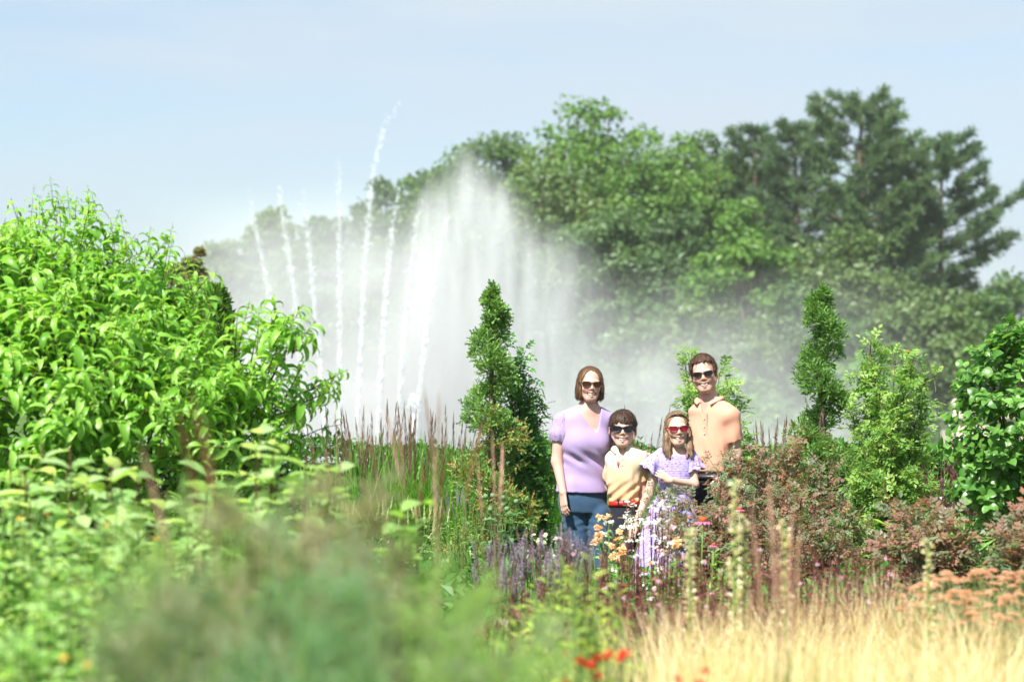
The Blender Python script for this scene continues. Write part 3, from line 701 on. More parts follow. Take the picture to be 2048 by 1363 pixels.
def clothmat(name, col, col2=None, rough=.85, weave=900.0, kind='plain'):
    m, nt, o = newmat(name); N = nt.nodes; L = nt.links.new
    p = N.new('ShaderNodeBsdfPrincipled'); p.inputs['Roughness'].default_value = rough; p.inputs['Specular IOR Level'].default_value = .15; p.inputs['Sheen Weight'].default_value = .1
    tcn = N.new('ShaderNodeTexCoord'); n = N.new('ShaderNodeTexNoise'); n.inputs['Scale'].default_value = 14; n.inputs['Detail'].default_value = 6; L(tcn.outputs['Object'], n.inputs['Vector'])
    c2 = col2 or tuple(q * .86 for q in col)
    if kind == 'dip':                        # dyed from cream at the chest to orange at the hem
        sp = N.new('ShaderNodeSeparateXYZ'); L(tcn.outputs['Object'], sp.inputs[0]); mr = N.new('ShaderNodeMapRange'); mr.inputs[1].default_value = .86; mr.inputs[2].default_value = 1.10
        L(sp.outputs[2], mr.inputs[0]); c = ramp(nt, mr.outputs[0], [c2, tuple((a + b_) / 2 for a, b_ in zip(col, c2)), col])
    elif kind == 'lace':
        vo = N.new('ShaderNodeTexVoronoi'); vo.feature = 'DISTANCE_TO_EDGE'; vo.inputs['Scale'].default_value = 85; L(tcn.outputs['Object'], vo.inputs['Vector'])
        r = N.new('ShaderNodeValToRGB'); r.color_ramp.elements[0].position = .06; r.color_ramp.elements[1].position = .22; r.color_ramp.elements[0].color = (*col, 1); r.color_ramp.elements[1].color = (*c2, 1); L(vo.outputs['Distance'], r.inputs[0]); c = r.outputs[0]
    elif kind == 'floral':
        vo = N.new('ShaderNodeTexVoronoi'); vo.inputs['Scale'].default_value = 62; L(tcn.outputs['Object'], vo.inputs['Vector'])
        c = ramp(nt, vo.outputs['Distance'], [(.62, .60, .70), col, col, c2])
        v2 = N.new('ShaderNodeTexVoronoi'); v2.inputs['Scale'].default_value = 38; L(tcn.outputs['Object'], v2.inputs['Vector'])
        r2 = N.new('ShaderNodeValToRGB'); r2.color_ramp.elements[0].position = .16; r2.color_ramp.elements[1].position = .22; r2.color_ramp.elements[0].color = (1, 1, 1, 1); r2.color_ramp.elements[1].color = (0, 0, 0, 1); L(v2.outputs['Distance'], r2.inputs[0])
        x_ = N.new('ShaderNodeMix'); x_.data_type = 'RGBA'; L(r2.outputs[0], x_.inputs[0]); L(c, x_.inputs[6]); x_.inputs[7].default_value = (.10, .08, .26, 1); c = x_.outputs[2]
    else: c = ramp(nt, n.outputs['Fac'], [c2, col, col])
    L(c, p.inputs['Base Color'])
    wv = N.new('ShaderNodeTexWave'); wv.inputs['Scale'].default_value = weave / 10; wv.bands_direction = 'X'; L(tcn.outputs['Object'], wv.inputs['Vector'])
    b = N.new('ShaderNodeBump'); b.inputs['Strength'].default_value = .12; b.inputs['Distance'].default_value = .002; L(wv.outputs['Fac'], b.inputs['Height']); L(b.outputs[0], p.inputs['Normal'])
    L(p.outputs[0], o.inputs[0]); return m
def vox(e, name, v, mat, col=None, rnd=None, parent=None, sm=1):
    V, F = v.mesh()
    for _ in range(sm):                      # light smoothing of the stair steps
        S_ = np.zeros_like(V); c = np.zeros(len(V))
        for k in range(4):
            np.add.at(S_, F[:, k], V[F[:, (k + 1) % 4]]); np.add.at(S_, F[:, k], V[F[:, (k + 3) % 4]]); np.add.at(c, F[:, k], 2)
        V = .5 * V + .5 * S_ / np.maximum(c, 1)[:, None]
    me = npmesh(name, V, F, mat, True, None, col(V) if col else None)
    return link(name, me, parent or e)
def collar(e, nc, ax, r0, r1, h0, drop, gap, mat, tipx=1.0):
    """a turned-down polo collar round the neck: nc centre at its base, ax the way it faces (angle), gap the open front"""
    V = []; n = 28
    for k in range(n + 1):
        t = -1 + 2 * k / n; ph = t * (math.pi - gap / 2); a = ax + math.pi + ph       # 0 at the nape
        fr = abs(t) ** 3
        ca, sa = math.sin(a), -math.cos(a)
        inn = np.array([ca * r0[0], sa * r0[1], h0 * (1 - .55 * fr)]); out = np.array([ca * r1[0], sa * r1[1], h0 - drop * (.75 + .55 * fr)]); midp = (inn + out) / 2 + np.array([ca * .006, sa * .006, .006])
        fall = -.030 * fr * np.array([0, 0, 1])
        for q in (inn - np.array([ca * .003, sa * .003, .018]), inn, midp, out, out - np.array([ca * .004, sa * .004, -.002])): V.append(nc + q + fall)
    F = [[5 * k + j, 5 * k + 5 + j, 5 * k + 6 + j, 5 * k + 1 + j] for k in range(n) for j in range(4)]
    link('collar', npmesh('collar', np.array(V), np.array(F), mat), e)
def shoes(e, pts, yaw, mat):
    for (x, y) in pts:
        b = Bag(); prof = [(-.09, .045, .07), (-.05, .045, .075), (.02, .048, .06), (.09, .045, .045), (.15, .03, .03)]; V = []
        dx, dy = math.sin(yaw), -math.cos(yaw)
        for (t, w_, h_) in prof:
            for a in np.linspace(0, 2 * math.pi, 10, endpoint=False):
                lx = w_ * math.cos(a); V.append([x + dx * t - dy * lx, y + dy * t + dx * lx, max(0.004, h_ * .5 + h_ * .55 * math.sin(a))])
        F = [[10 * i + j, 10 * i + (j + 1) % 10, 10 * i + 10 + (j + 1) % 10, 10 * i + 10 + j] for i in range(4) for j in range(10)]
        b.add(np.array(V), [np.array(F), np.arange(10)[None], (np.arange(10) + 40)[None]]); link('shoe', b.mesh('shoe', mat), e)
class Person:
    def __init__(s, px, D, label):
        s.D = D; s.o = np.array([gx(px, D), D, 0.045]); s.e = empty('person', s.o, label, 'person')
    def v(s, px, py, dy=0.0): return at(px, py, s.D + dy) - s.o
    def z(s, py): return s.v(1024, py)[2]
    def sec(s, rows):
        r = []
        for row in rows:
            q = s.v(row[3], row[0]); r.append((q[2], row[1], row[2], q[0], row[4] if len(row) > 4 else 0.0))
        return r
def legs(v, P, hip, feet, r, off=0.0, k=.04, sep=None):
    for s_, f in zip((-1, 1), feet):
        a = np.array([hip[0] + s_ * (sep or r[0] * .92), hip[1], hip[2] - .05]); kn = np.array([(a[0] + f[0]) / 2, (a[1] + f[1]) / 2 - .02, a[2] * .52]); an = np.array([f[0], f[1] + .02, .07])
        v.add(rc(a, kn, r[0] + off, r[1] + off), k); v.add(rc(kn, an, r[1] + off, r[2] + off), k)
DENIM = clothmat('denim', (.036, .080, .145), (.014, .036, .072), .85)
NAVY = clothmat('navy_cloth', (.018, .020, .030), (.010, .011, .018), .8)
LEATH = plain('black_leather', (.015, .014, .014), .4, .5)
SHOE = plain('shoe_leather', (.08, .05, .035), .5, .4)
STEEL = plain('buckle_metal', (.6, .6, .6), .25, .5, metal=1.0)
def band(e, name, P, yaw, py, hgt, a, b_, cx, mat, tilt=0.0, parent=None):
    """a belt round the waist"""
    V = []; c = P.v(cx, py); n = 40
    for k in range(n):
        t = 2 * math.pi * k / n; u = (a + .007) * np.sign(math.cos(t)) * abs(math.cos(t)) ** .87; w_ = (b_ + .007) * np.sign(math.sin(t)) * abs(math.sin(t)) ** .87
        x = c[0] + math.cos(yaw) * u - math.sin(yaw) * w_; y = math.sin(yaw) * u + math.cos(yaw) * w_
        for z in (-hgt / 2, hgt / 2): V.append([x, y, c[2] + z + tilt * (x - c[0])])
    F = [[2 * k, 2 * ((k + 1) % n), 2 * ((k + 1) % n) + 1, 2 * k + 1] for k in range(n)]
    o = link(name, npmesh(name, np.array(V), np.array(F), mat), parent or e)
    md = o.modifiers.new('thick', 'SOLIDIFY'); md.thickness = .004; md.offset = 1
    return o
def button(e, p, mat, r=.005):
    V, F = sphere_T(8, 4); link('button', Bag().add(V * np.array([r, r * .4, r]) + p, F).mesh('button', mat), e)
WHITEB = plain('button_white', (.7, .68, .62), .4, .5)
def strands(e, hair, H, mat, n=900, ln=.035, w_=.0016, lift=.0035, swirl=(0, .01, .11), seed=1, fall=.8, bare=False):
    """loose locks lying over the hair so that it does not read as one smooth cap"""
    r = np.random.default_rng(seed); w_ = w_ * .75; lift = lift * 1.0; ln = ln * 1.15; me = hair.data; nv = len(me.vertices); co = np.empty(nv * 3, np.float32); no = np.empty(nv * 3, np.float32)
    me.vertices.foreach_get('co', co); me.vertices.foreach_get('normal', no); co = co.reshape(-1, 3).astype(float); no = no.reshape(-1, 3).astype(float)
    q = H.loc(co); ok = np.where(((q[:, 1] < .10) | (q[:, 2] > -.05)) & (no @ (co - H.c).T.mean(1) * 0 + np.einsum('ij,ij->i', no, co - H.c) > 0))[0]; ok = ok[~((q[ok, 1] < -.02) & (np.abs(q[ok, 0]) < .070) & (q[ok, 2] < (.105 if bare else -1)))]; n = int(n * 1.5); i = r.choice(ok, n); P0 = co[i]; N0 = no[i]
    cr = H.p(swirl); T0 = nrm(P0 - cr) * (1 - fall) + np.array([0, 0, -1.]) * fall + .22 * r.normal(size=(n, 3)); T0 = nrm(T0 - N0 * np.einsum('ij,ij->i', T0, N0)[:, None]); S0 = np.cross(T0, N0); V = []; l = ln * (.6 + .8 * r.random(n))[:, None]; ww = w_ * (.6 + .8 * r.random(n))[:, None]
    P0 = P0 - T0 * l * .5
    for t, lf, wt in ((0, -.001, .6), (.35, lift * .8, 1), (.7, lift, .9), (1.0, lift * .9, .15)): V += [P0 + T0 * l * t + N0 * (lf - .35 * l * l * 10 * (t - .5) ** 2) - S0 * ww * wt, P0 + T0 * l * t + N0 * (lf - .35 * l * l * 10 * (t - .5) ** 2) + S0 * ww * wt]
    V = np.stack(V, 1).reshape(-1, 3); b_ = (np.arange(n) * 8)[:, None, None]; F = (np.array([[0, 1, 3, 2], [2, 3, 5, 4], [4, 5, 7, 6]])[None] + b_).reshape(-1, 4)
    tag(link('locks', npmesh('locks', V, F, mat, True), hair), kind='stuff')
HUGE = .6

# --- the woman in the lavender top
P = Person(1168, 16.0, 'woman in lavender lace-sleeved top and blue jeans, brown bob hair, dark sunglasses'); e = P.e
YAW = rad(18); R_ = np.array(Matrix.Rotation(YAW, 3, 'Z'))
LAV = clothmat('lavender_knit', (.345, .265, .47), (.30, .225, .42), .85); LACE = clothmat('lavender_lace', (.40, .32, .52), (.26, .17, .32), .85, kind='lace')
secs = P.sec([(812, .055, .048, 1177), (822, .105, .062, 1174), (832, .15, .074, 1170), (848, .165, .088, 1168), (878, .155, .098, 1167), (915, .136, .094, 1167), (945, .140, .098, 1165), (982, .160, .112, 1164), (1008, .164, .114, 1166), (1024, .156, .108, 1168)])
H = Head(P.v(1180.5, 767.5, -.02), .955, rotm(rad(6), rad(-2), rad(-2)), 1.04)
ARM = [(P.v(1122, 842, -.05), P.v(1114, 922, -.06), P.v(1126, 984, -.14), P.v(1130, 1036, -.17)), (P.v(1213, 842, .05), P.v(1232, 905, .13), P.v(1258, 915, .20), P.v(1275, 912, .2))]
hipc = P.v(1171, 1046); FEET = [(.03, 0.02), (.16, -.03)]
v = Vol((-.36, -.24, 0), (.50, .34, 0), .0050, [(0.0, .62, .018), (.62, .70, .007), (.70, .93, .0045), (.93, 1.25, .013), (1.25, 1.38, .008), (1.38, 1.76, .0038)])
v.add(loft([q for q in secs if q[0] > P.z(1060)], YAW, 2.2, off=-.014), .02)
head_sdf(v, H); v.add(rc(P.v(1179, 788, .02), P.v(1177, 822, .01), .049, .054), .025)
for q in (1128, 1212): v.add(rc(P.v(1177, 814, .015), P.v(q, 836, .0 if q < 1200 else .03), .040, .046), .04)
for e_ in (-1, 1): v.add(ell(P.v(1167, 886) + R_ @ np.array([e_ * .056, -.062, 0]), (.075, .058, .068)), .04)
for a, b_, c, d_ in ARM:
    v.add(rc(a, b_, .046, .037), .02); v.add(rc(b_, c, .037, .024), .02)
hand_sdf(v, ARM[0][2], ARM[0][3], (.75, .65, 0), .95, .45, -1); hand_sdf(v, ARM[1][2], ARM[1][3], (0, -1, 0), .95, .3, 1)
legs(v, P, hipc, FEET, (.050, .042, .034), 0, sep=.077)
CL = lambda V: skin_cols(V, H, (.55, .345, .28), (.46, .19, .165), (.60, .27, .20))
vox(e, 'body', v, SKIN, CL)
v = Vol((-.36, -.24, 0), (.30, .30, 0), .006, [(.80, 1.46, .006)])
zV, zN = P.z(864), P.z(810); cV = P.v(1190, 864)
v.add(loft([q for q in secs if q[0] > P.z(1015)], YAW, 2.2, off=.015), .02)
for q in (1128, 1212): v.add(rc(P.v(1177, 816, .015), P.v(q, 838, .0 if q < 1200 else .03), .042, .056), .04)
for e_ in (-1, 1): v.add(ell(P.v(1167, 886) + R_ @ np.array([e_ * .056, -.070, 0]), (.088, .070, .080)), .06)
v.warp(lambda x, y, z: .009 * vnoise(x, y, z, 26, 3) * np.clip((P.z(895) - z) / .08, 0, 1) + .005 * np.sin((z + .7 * x) * 75) * np.exp(-((z - P.z(915)) / .05) ** 2), (-.36, -.24, .8), (.3, .3, 1.4))
v.sub(free(lambda x, y, z: np.maximum(np.abs(x - (P.v(1176, 800)[0] + (P.v(1191, 862)[0] - P.v(1176, 800)[0]) * np.clip((zN - z) / (zN - zV), -1, 1))) - .088 * np.clip((z - zV) / (zN - zV), 0, 1.25) ** .8, np.maximum(y - .035, zV - z)), (-.2, -.3, zV), (.2, .1, 1.5)), .004)
v.sub(free(lambda x, y, z: z - P.z(984) + .02 * x, (-.4, -.3, .6), (.4, .3, P.z(984))), .003)
shirt = vox(e, 'top', v, LAV)
for k, (a, b_, c, d_) in enumerate(ARM):
    v = Vol(np.minimum(a, b_) - .1, np.maximum(a, b_) + .1, .0042, [(min(a[2], b_[2]) - .05, a[2] + .10, .0042)])
    u = nrm(b_ - a); en = a + u * .135; v.add(rc(a - u * .005, a + u * .085, .054, .066), .02); v.add(rc(a + u * .085, en, .066, .052, True), .02)
    v.warp(lambda x, y, z: .003 * np.sin(np.arctan2(y - a[1], x - a[0]) * 11) * np.clip((a[2] - .05 - z) / .06, 0, 1), (-1, -1, 0), (1, 1, 2))
    v.sub(free(lambda x, y, z: -((x - en[0]) * u[0] + (y - en[1]) * u[1] + (z - en[2]) * u[2]), (-1, -1, 0), (1, 1, 2)), .002)
    s_ = vox(e, 'sleeve', v, LACE)
    th = np.linspace(0, 2 * math.pi, 25); A = nrm(np.cross(u, [0, 1, 0])); B = np.cross(u, A)
    link('cuff', Bag().add(*tube(en - u * .004 + .050 * (np.cos(th)[:, None] * A + np.sin(th)[:, None] * B), .0055, 6, False)).mesh('cuff', LAV), s_)
v = Vol((-.36, -.24, 0), (.36, .26, 0), .0085, [(0.06, 1.02, .0085)])
v.add(loft([q for q in secs if q[0] < P.z(970)], YAW, 2.2, off=.000), .02); legs(v, P, hipc + np.array([0, -.012, .11]), FEET, (.084, .058, .046), .000, .014)
v.sub(rc(P.v(1173, 1000, -.138), P.v(1178, 1060, -.115), .006, .016), .012); v.warp(lambda x, y, z: .004 * vnoise(x, y, z, 34, 9) + .003 * np.sin((z + .35 * np.abs(x - .02)) * 120) * np.exp(-((z - P.z(1045)) / .05) ** 2), (-.4, -.3, 0), (.4, .3, 1.1)); vox(e, 'jeans', v, DENIM)
shoes(e, FEET, YAW, SHOE)
HB = hairmat('brown_hair', (.05, .025, .013), (.19, .105, .055))
v = Vol(H.c - .16, H.c + .16, .0044, [(H.c[2] - .16, H.c[2] + .16, .0044)])
v.add(H.ell((0, .022, .032), (.084, .099, .090)), .02)
for e_ in (-1, 1): v.add(H.ell((e_ * .064, .016, -.050), (.032, .070, .088)), .02)
v.add(H.ell((0, .065, -.03), (.075, .055, .095)), .03)
v.sub(H.fn(lambda x, y, z: np.maximum(np.sqrt((x / .064) ** 2 + ((z + .028) / .119) ** 2) - 1, (y + .0)) * .06, (-.08, -.16, -.16), (.08, .03, .10)), .006)
v.sub(H.fn(lambda x, y, z: z + .108 + .10 * y, (-.2, -.2, -.2), (.2, .2, -.08)), .012)
v.warp(lambda x, y, z: .0013 * np.sin(np.arctan2(x - H.c[0], (y - H.c[1] - .01)) * 46 + 6 * np.sin(z * 60)) + .001 * vnoise(x, y, z, 60, 4), H.c - .17, H.c + .17)
hr = vox(e, 'hair', v, HB); strands(e, hr, H, HB, 1100, .055, .0018, .003, fall=.85, bare=True); teeth(e, H)
sunglasses(e, H, glassmat('amber_lens', (.035, .012, .006)), plain('frame_brown', (.05, .03, .02), .3, .5, metal=.5), .056, .034)

# --- the man in the peach polo shirt
P = Person(1427, 16.25, 'tall man in peach polo shirt and dark trousers, short brown hair, dark sunglasses'); e = P.e
YAW = rad(-30); R_ = np.array(Matrix.Rotation(YAW, 3, 'Z'))
PEACH = clothmat('peach_jersey', (.64, .32, .22), (.60, .29, .195), .8)
secs = P.sec([(798, .06, .055, 1420), (808, .115, .07, 1424), (818, .155, .080, 1424), (834, .160, .090, 1427), (865, .143, .095, 1425), (905, .132, .098, 1421), (944, .128, .096, 1420), (965, .134, .102, 1421), (1000, .145, .108, 1423), (1030, .135, .10, 1424)])
H = Head(P.v(1407.5, 748, -.03), 1.03, rotm(rad(-8), rad(0), rad(8)), 1.02)
ARM = [(P.v(1403, 834, .10), P.v(1389, 900, .17), P.v(1362, 938, .20), P.v(1345, 945, .2)), (P.v(1460, 833, -.085), P.v(1472, 906, -.05), P.v(1455, 952, -.17), P.v(1434, 985, -.22))]
hipc = P.v(1424, 1030); FEET = [(-.12, .05), (.10, -.05)]
v = Vol((-.36, -.36, 0), (.34, .36, 0), .0052, [(0, .82, .018), (.82, 1.08, .0048), (1.08, 1.42, .013), (1.42, 1.50, .008), (1.50, 1.86, .0040)])
v.add(loft(secs, YAW, 2.3, off=-.008), .02); head_sdf(v, H, True); v.add(rc(P.v(1412, 772, .0), P.v(1421, 808, .0), .058, .062), .025)
for q, dy in ((1404, .09), (1458, -.08)): v.add(rc(P.v(1420, 804, .0), P.v(q, 830, dy), .045, .05), .04)
for a, b_, c, d_ in ARM: v.add(rc(a, b_, .052, .042), .02); v.add(rc(b_, c, .042, .030), .02)
hand_sdf(v, ARM[1][2], ARM[1][3], (-.4, .9, -.2), 1.08, .5, -1); hand_sdf(v, ARM[0][2], ARM[0][3], (0, -1, 0), 1.08, .3, 1)
legs(v, P, hipc, FEET, (.06, .05, .04), sep=.083)
CLM = lambda V, H=H: skin_cols(V, H, (.53, .335, .265), (.42, .19, .15), (.58, .24, .17))
vox(e, 'body', v, SKIN, CLM)
v = Vol((-.36, -.32, 0), (.34, .32, 0), .006, [(.98, 1.56, .006)])
v.add(loft([q for q in secs if q[0] > P.z(962)], YAW, 2.3, off=.012), .02)
for (q, dy), (a, b_, c, d_) in zip(((1404, .09), (1458, -.08)), ARM):
    v.add(rc(P.v(1421, 806, .0), P.v(q, 832, dy), .046, .062), .04)
    u = nrm(b_ - a); v.add(rc(a, a + u * .165, .060, .066, True), .012)
v.warp(lambda x, y, z: .006 * vnoise(x, y, z, 20, 21) + .004 * vnoise(x, y, z * .4, 60, 22) * np.clip((P.z(850) - z) / .1, 0, 1) + .004 * np.sin((x * 1.0 + .5 * z) * 60) * np.exp(-((z - P.z(935)) / .05) ** 2), (-.4, -.4, .9), (.4, .4, 1.4))
nk = P.v(1415, 803, -.02)
v.sub(rc(P.v(1411, 770, -.01), P.v(1421, 812, -.005), .066, .068), .004)
fr = np.array([math.sin(YAW), -math.cos(YAW), 0])
v.sub(free(lambda x, y, z: np.maximum(np.abs((x - nk[0]) * math.cos(YAW) + (y - nk[1]) * math.sin(YAW)) - .030 * np.clip((z - P.z(832)) / .08, 0, 1), np.maximum(-((x - nk[0]) * fr[0] + (y - nk[1]) * fr[1]), P.z(832) - z)), (-.3, -.3, P.z(834)), (.3, .1, 1.6)), .003)
v.sub(free(lambda x, y, z: z - P.z(950) + .02 * x, (-.4, -.4, .8), (.4, .4, P.z(950))), .003)
shirt = vox(e, 'polo_shirt', v, PEACH)
collar(e, P.v(1418.5, 799, -.002), YAW, (.066, .066), (.106, .102), .034, .034, 1.0, PEACH)
pl = Bag()
for s_ in (0, 1):
    q0 = P.v(1421, 822) + R_ @ np.array([.004 + .004 * s_, -.098 - .003 * s_, 0]); V, F = box_T(); Vr = (V * np.array([.028, .006, .15])) @ R_.T + np.array([q0[0], q0[1], P.z(848)])
    if s_: pl.add(Vr, F)
pk = link('placket', pl.mesh('placket', PEACH, False), shirt)
for py in (836, 852, 866): button(e, P.v(1420, py) + R_ @ np.array([.008, -.109, 0]), WHITEB)
band(e, 'belt', P, YAW, 953, .034, .130, .099, 1420, LEATH)
v = Vol((-.34, -.30, 0), (.34, .30, 0), .009, [(.06, 1.06, .009)])
v.add(loft([q for q in secs if q[0] < P.z(940)], YAW, 2.3, off=.003), .02); legs(v, P, hipc, FEET, (.09, .07, .06), .008, .03); vox(e, 'trousers', v, NAVY)
shoes(e, FEET, YAW, SHOE)
HM = hairmat('dark_brown_hair', (.030, .016, .010), (.12, .064, .036))
def short_hair(e, H, mat, fringe, side, top=.10, seed=2, jag=.004, vol=.0):
    v = Vol(H.c - .16, H.c + .16, .0044, [(H.c[2] - .14, H.c[2] + .17, .0044)])
    v.add(H.ell((0, .022, .036), (.083 + vol, .099 + vol, .090 + vol * 1.4)), .02)
    v.sub(H.fn(lambda x, y, z: np.maximum(z - (fringe + jag * np.sin(x * 240 + 1) + jag * .7 * np.sin(x * 520 + 1) - 1.2 * x * x), np.maximum(y + .028 + .10 * np.abs(x) * 0, np.abs(x) - (.071 if seed == 2 else .064))), (-.12, -.16, -.12), (.12, .03, .12)), .004)
    v.sub(H.fn(lambda x, y, z: z - (side - .30 * np.maximum(y - .02, 0) + .5 * np.maximum(-.02 - y, 0)), (-.14, -.14, -.16), (.14, .16, .08)), .008)
    v.warp(lambda x, y, z: .0018 * np.sin((x - H.c[0]) * 330 + 5 * np.sin((y - H.c[1]) * 30) + 4 * np.sin(z * 40)) + .003 * vnoise(x, y, z, 45, seed), H.c - .17, H.c + .18)
    return (v.sub(H.ell((-.09, .006, -.012), (.03, .022, .034)), .006).sub(H.ell((.09, .006, -.012), (.03, .022, .034)), .006), vox(e, 'hair', v, mat))[1]
hr = short_hair(e, H, HM, .080, .004, seed=2, jag=.003, vol=.006); strands(e, hr, H, HM, 1000, .030, .0017, .005, (.02, .05, .11), 2, .25); teeth(e, H)
DARKL = glassmat('dark_lens', (.010, .009, .009))
sunglasses(e, H, DARKL, plain('frame_gunmetal', (.03, .03, .03), .3, .5, metal=.6), .054, .032, rim=.0024)

# --- the boy
P = Person(1249, 15.85, 'boy in cream to orange polo shirt with red belt and black sunglasses'); e = P.e
YAW = rad(-6); R_ = np.array(Matrix.Rotation(YAW, 3, 'Z'))
DIP = clothmat('dip_dyed_jersey', (.60, .56, .40), (.60, .37, .20), .8, kind='dip')
secs = P.sec([(890, .045, .042, 1247), (898, .085, .052, 1249), (906, .112, .062, 1251), (918, .116, .072, 1252), (950, .104, .078, 1250), (985, .094, .074, 1249), (1004, .088, .070, 1248), (1020, .092, .074, 1248), (1050, .094, .076, 1248), (1068, .08, .07, 1248)])
H = Head(P.v(1245.5, 858, -.02), .965, rotm(rad(-3), rad(1), rad(-1)), 1.06)
ARM = [(P.v(1222, 918, .03), P.v(1217, 975, .14), P.v(1226, 1003, .20), P.v(1232, 1025, .2)), (P.v(1281, 918, .0), P.v(1286, 985, .02), P.v(1274, 1046, -.04), P.v(1263, 1085, -.06))]
hipc = P.v(1248, 1065); FEET = [(-.07, .02), (.07, 0)]
v = Vol((-.26, -.24, 0), (.26, .30, 0), .0048, [(0, .45, .018), (.45, .74, .0048), (.74, 1.13, .009), (1.13, 1.48, .0038)])
v.add(loft(secs, YAW, 2.3, off=-.008), .02); head_sdf(v, H, False, True); v.add(rc(P.v(1246, 880, .01), P.v(1248, 903, .01), .042, .045), .02)
for a, b_, c, d_ in ARM: v.add(rc(a, b_, .034, .028), .02); v.add(rc(b_, c, .028, .020), .02)
hand_sdf(v, ARM[1][2], ARM[1][3], (-.3, .9, 0), .80, .4, -1, ); hand_sdf(v, ARM[0][2], ARM[0][3], (0, -1, 0), .8, .4, 1)
legs(v, P, hipc, FEET, (.045, .038, .03), sep=.06)
CLB = lambda V, H=H: skin_cols(V, H, (.57, .36, .29), (.46, .21, .17), (.60, .27, .20)); vox(e, 'body', v, SKIN, CLB)
v = Vol((-.26, -.2, 0), (.26, .22, 0), .0052, [(.78, 1.22, .0052)])
v.add(loft([q for q in secs if q[0] > P.z(1015)], YAW, 2.3, off=.011), .02)
for a, b_, c, d_ in ARM: u = nrm(b_ - a); v.add(rc(P.v(1248, 900, .01), a, .035, .040), .03); v.add(rc(a, a + u * .150, .041, .047, True), .010)
v.warp(lambda x, y, z: .010 * vnoise(x, y, z, 24, 31) + .005 * vnoise(x, y, z * .5, 60, 32) * np.clip((P.z(925) - z) / .08, 0, 1) + .005 * np.sin((z * 1.0 - .9 * x) * 85) * np.clip((P.z(955) - z) / .08, 0, 1), (-.3, -.3, .7), (.3, .3, 1.2))
v.sub(rc(P.v(1246, 876, .0), P.v(1247, 904, .0), .050, .052), .004)
v.sub(free(lambda x, y, z: np.maximum(np.abs(x - P.v(1244, 900)[0]) - .022 * np.clip((z - P.z(917)) / .05, 0, 1), np.maximum(y + .02, P.z(917) - z)), (-.2, -.3, P.z(918)), (.2, .0, 1.3)), .003)
v.sub(free(lambda x, y, z: z - P.z(1003), (-.3, -.3, .6), (.3, .3, P.z(1003))), .002)
shirt = vox(e, 'polo_shirt', v, DIP)
collar(e, P.v(1247, 897, .0), YAW, (.050, .050), (.088, .084), .026, .028, 1.05, DIP)
V, F = box_T(); link('placket', Bag().add((V * np.array([.024, .006, .10])) @ R_.T + P.v(1244, 930, -.086), F).mesh('placket', DIP, False), shirt)
for py in (917, 930): button(e, P.v(1244, py, -.092), WHITEB, .0045)
REDC = plain('red_leather', (.62, .015, .012), .45, .4, (.52, .012, .01), 20)
em = Bag(); c = P.v(1236, 928, -.0885)
for (dx, dz, r1, r2) in ((0, 0, .006, .014), (-.006, .016, .004, .006), (.005, .018, .0035, .006), (.001, -.014, .004, .006)):
    Vs, Fs = sphere_T(8, 5); em.add(Vs * np.array([r1, .004, r2]) + c + np.array([dx, 0, dz]), Fs)
link('emblem', em.mesh('emblem', REDC), shirt)
blt = band(e, 'belt', P, YAW, 1005, .034, .090, .071, 1248, REDC, .05)
bk = Bag(); c = P.v(1253, 1005, -.086)
for lo, hi in (((-.024, 0, .014), (.024, .006, .019)), ((-.024, 0, -.019), (.024, .006, -.014)), ((-.024, 0, -.014), (-.019, .006, .014)), ((.019, 0, -.014), (.024, .006, .014)), ((-.019, .001, -.002), (.019, .005, .002))): bx(bk, c + np.array(lo), c + np.array(hi))
link('buckle', bk.mesh('buckle', STEEL, False), blt)
for q, dy in ((1236, -.082), (1268, -.066)):
    c = P.v(q, 1004, dy); link('belt_loop', bx(Bag(), c + np.array([-.004, -.002, -.022]), c + np.array([.004, .002, .022])).mesh('belt_loop', LEATH, False), blt)
v = Vol((-.26, -.2, 0), (.26, .2, 0), .008, [(.06, .84, .008)])
v.add(loft([q for q in secs if q[0] < P.z(990)], YAW, 2.3, off=.003), .02); legs(v, P, hipc, FEET, (.066, .056, .05), .008, .03); v.warp(lambda x, y, z: .003 * vnoise(x, y, z, 30, 8), (-.3, -.3, 0), (.3, .3, .85)); vox(e, 'trousers', v, NAVY)
shoes(e, FEET, YAW, LEATH)
HBY = hairmat('dark_boy_hair', (.022, .013, .010), (.085, .048, .032))
hr = short_hair(e, H, HBY, .046, .006, seed=5, jag=.007, vol=.004); strands(e, hr, H, HBY, 1200, .046, .0019, .005, (.0, .045, .11), 3, .35); teeth(e, H)
sunglasses(e, H, DARKL, plain('frame_black', (.012, .016, .03), .35, .5), .060, .040, rim=.0038)

# --- the girl
P = Person(1348, 15.8, 'girl in lavender floral dress with long light brown hair and red sunglasses'); e = P.e
YAW = rad(2)
FLOR = clothmat('lavender_floral', (.35, .29, .57), (.24, .18, .46), .8, kind='floral')
secs = P.sec([(892, .042, .04, 1353), (900, .080, .05, 1352), (907, .105, .058, 1351), (918, .116, .066, 1350), (945, .108, .074, 1350), (975, .092, .070, 1349), (990, .098, .076, 1348), (1010, .11, .085, 1346)])
H = Head(P.v(1354, 856, -.02), .935, rotm(rad(4), rad(-2), rad(3)), 1.04)
ARM = [(P.v(1316, 918, .01), P.v(1297, 985, .0), P.v(1272, 1043, -.07), P.v(1258, 1088, -.10)), (P.v(1384, 918, .0), P.v(1389, 968, -.04), P.v(1343, 960, -.135), P.v(1308, 940, -.10))]
hipc = P.v(1346, 1050); FEET = [(-.07, .02), (.06, 0)]
v = Vol((-.34, -.26, 0), (.24, .22, 0), .0046, [(0, .45, .018), (.45, .72, .0048), (.72, .94, .009), (.94, 1.06, .0045), (1.06, 1.47, .0038)])
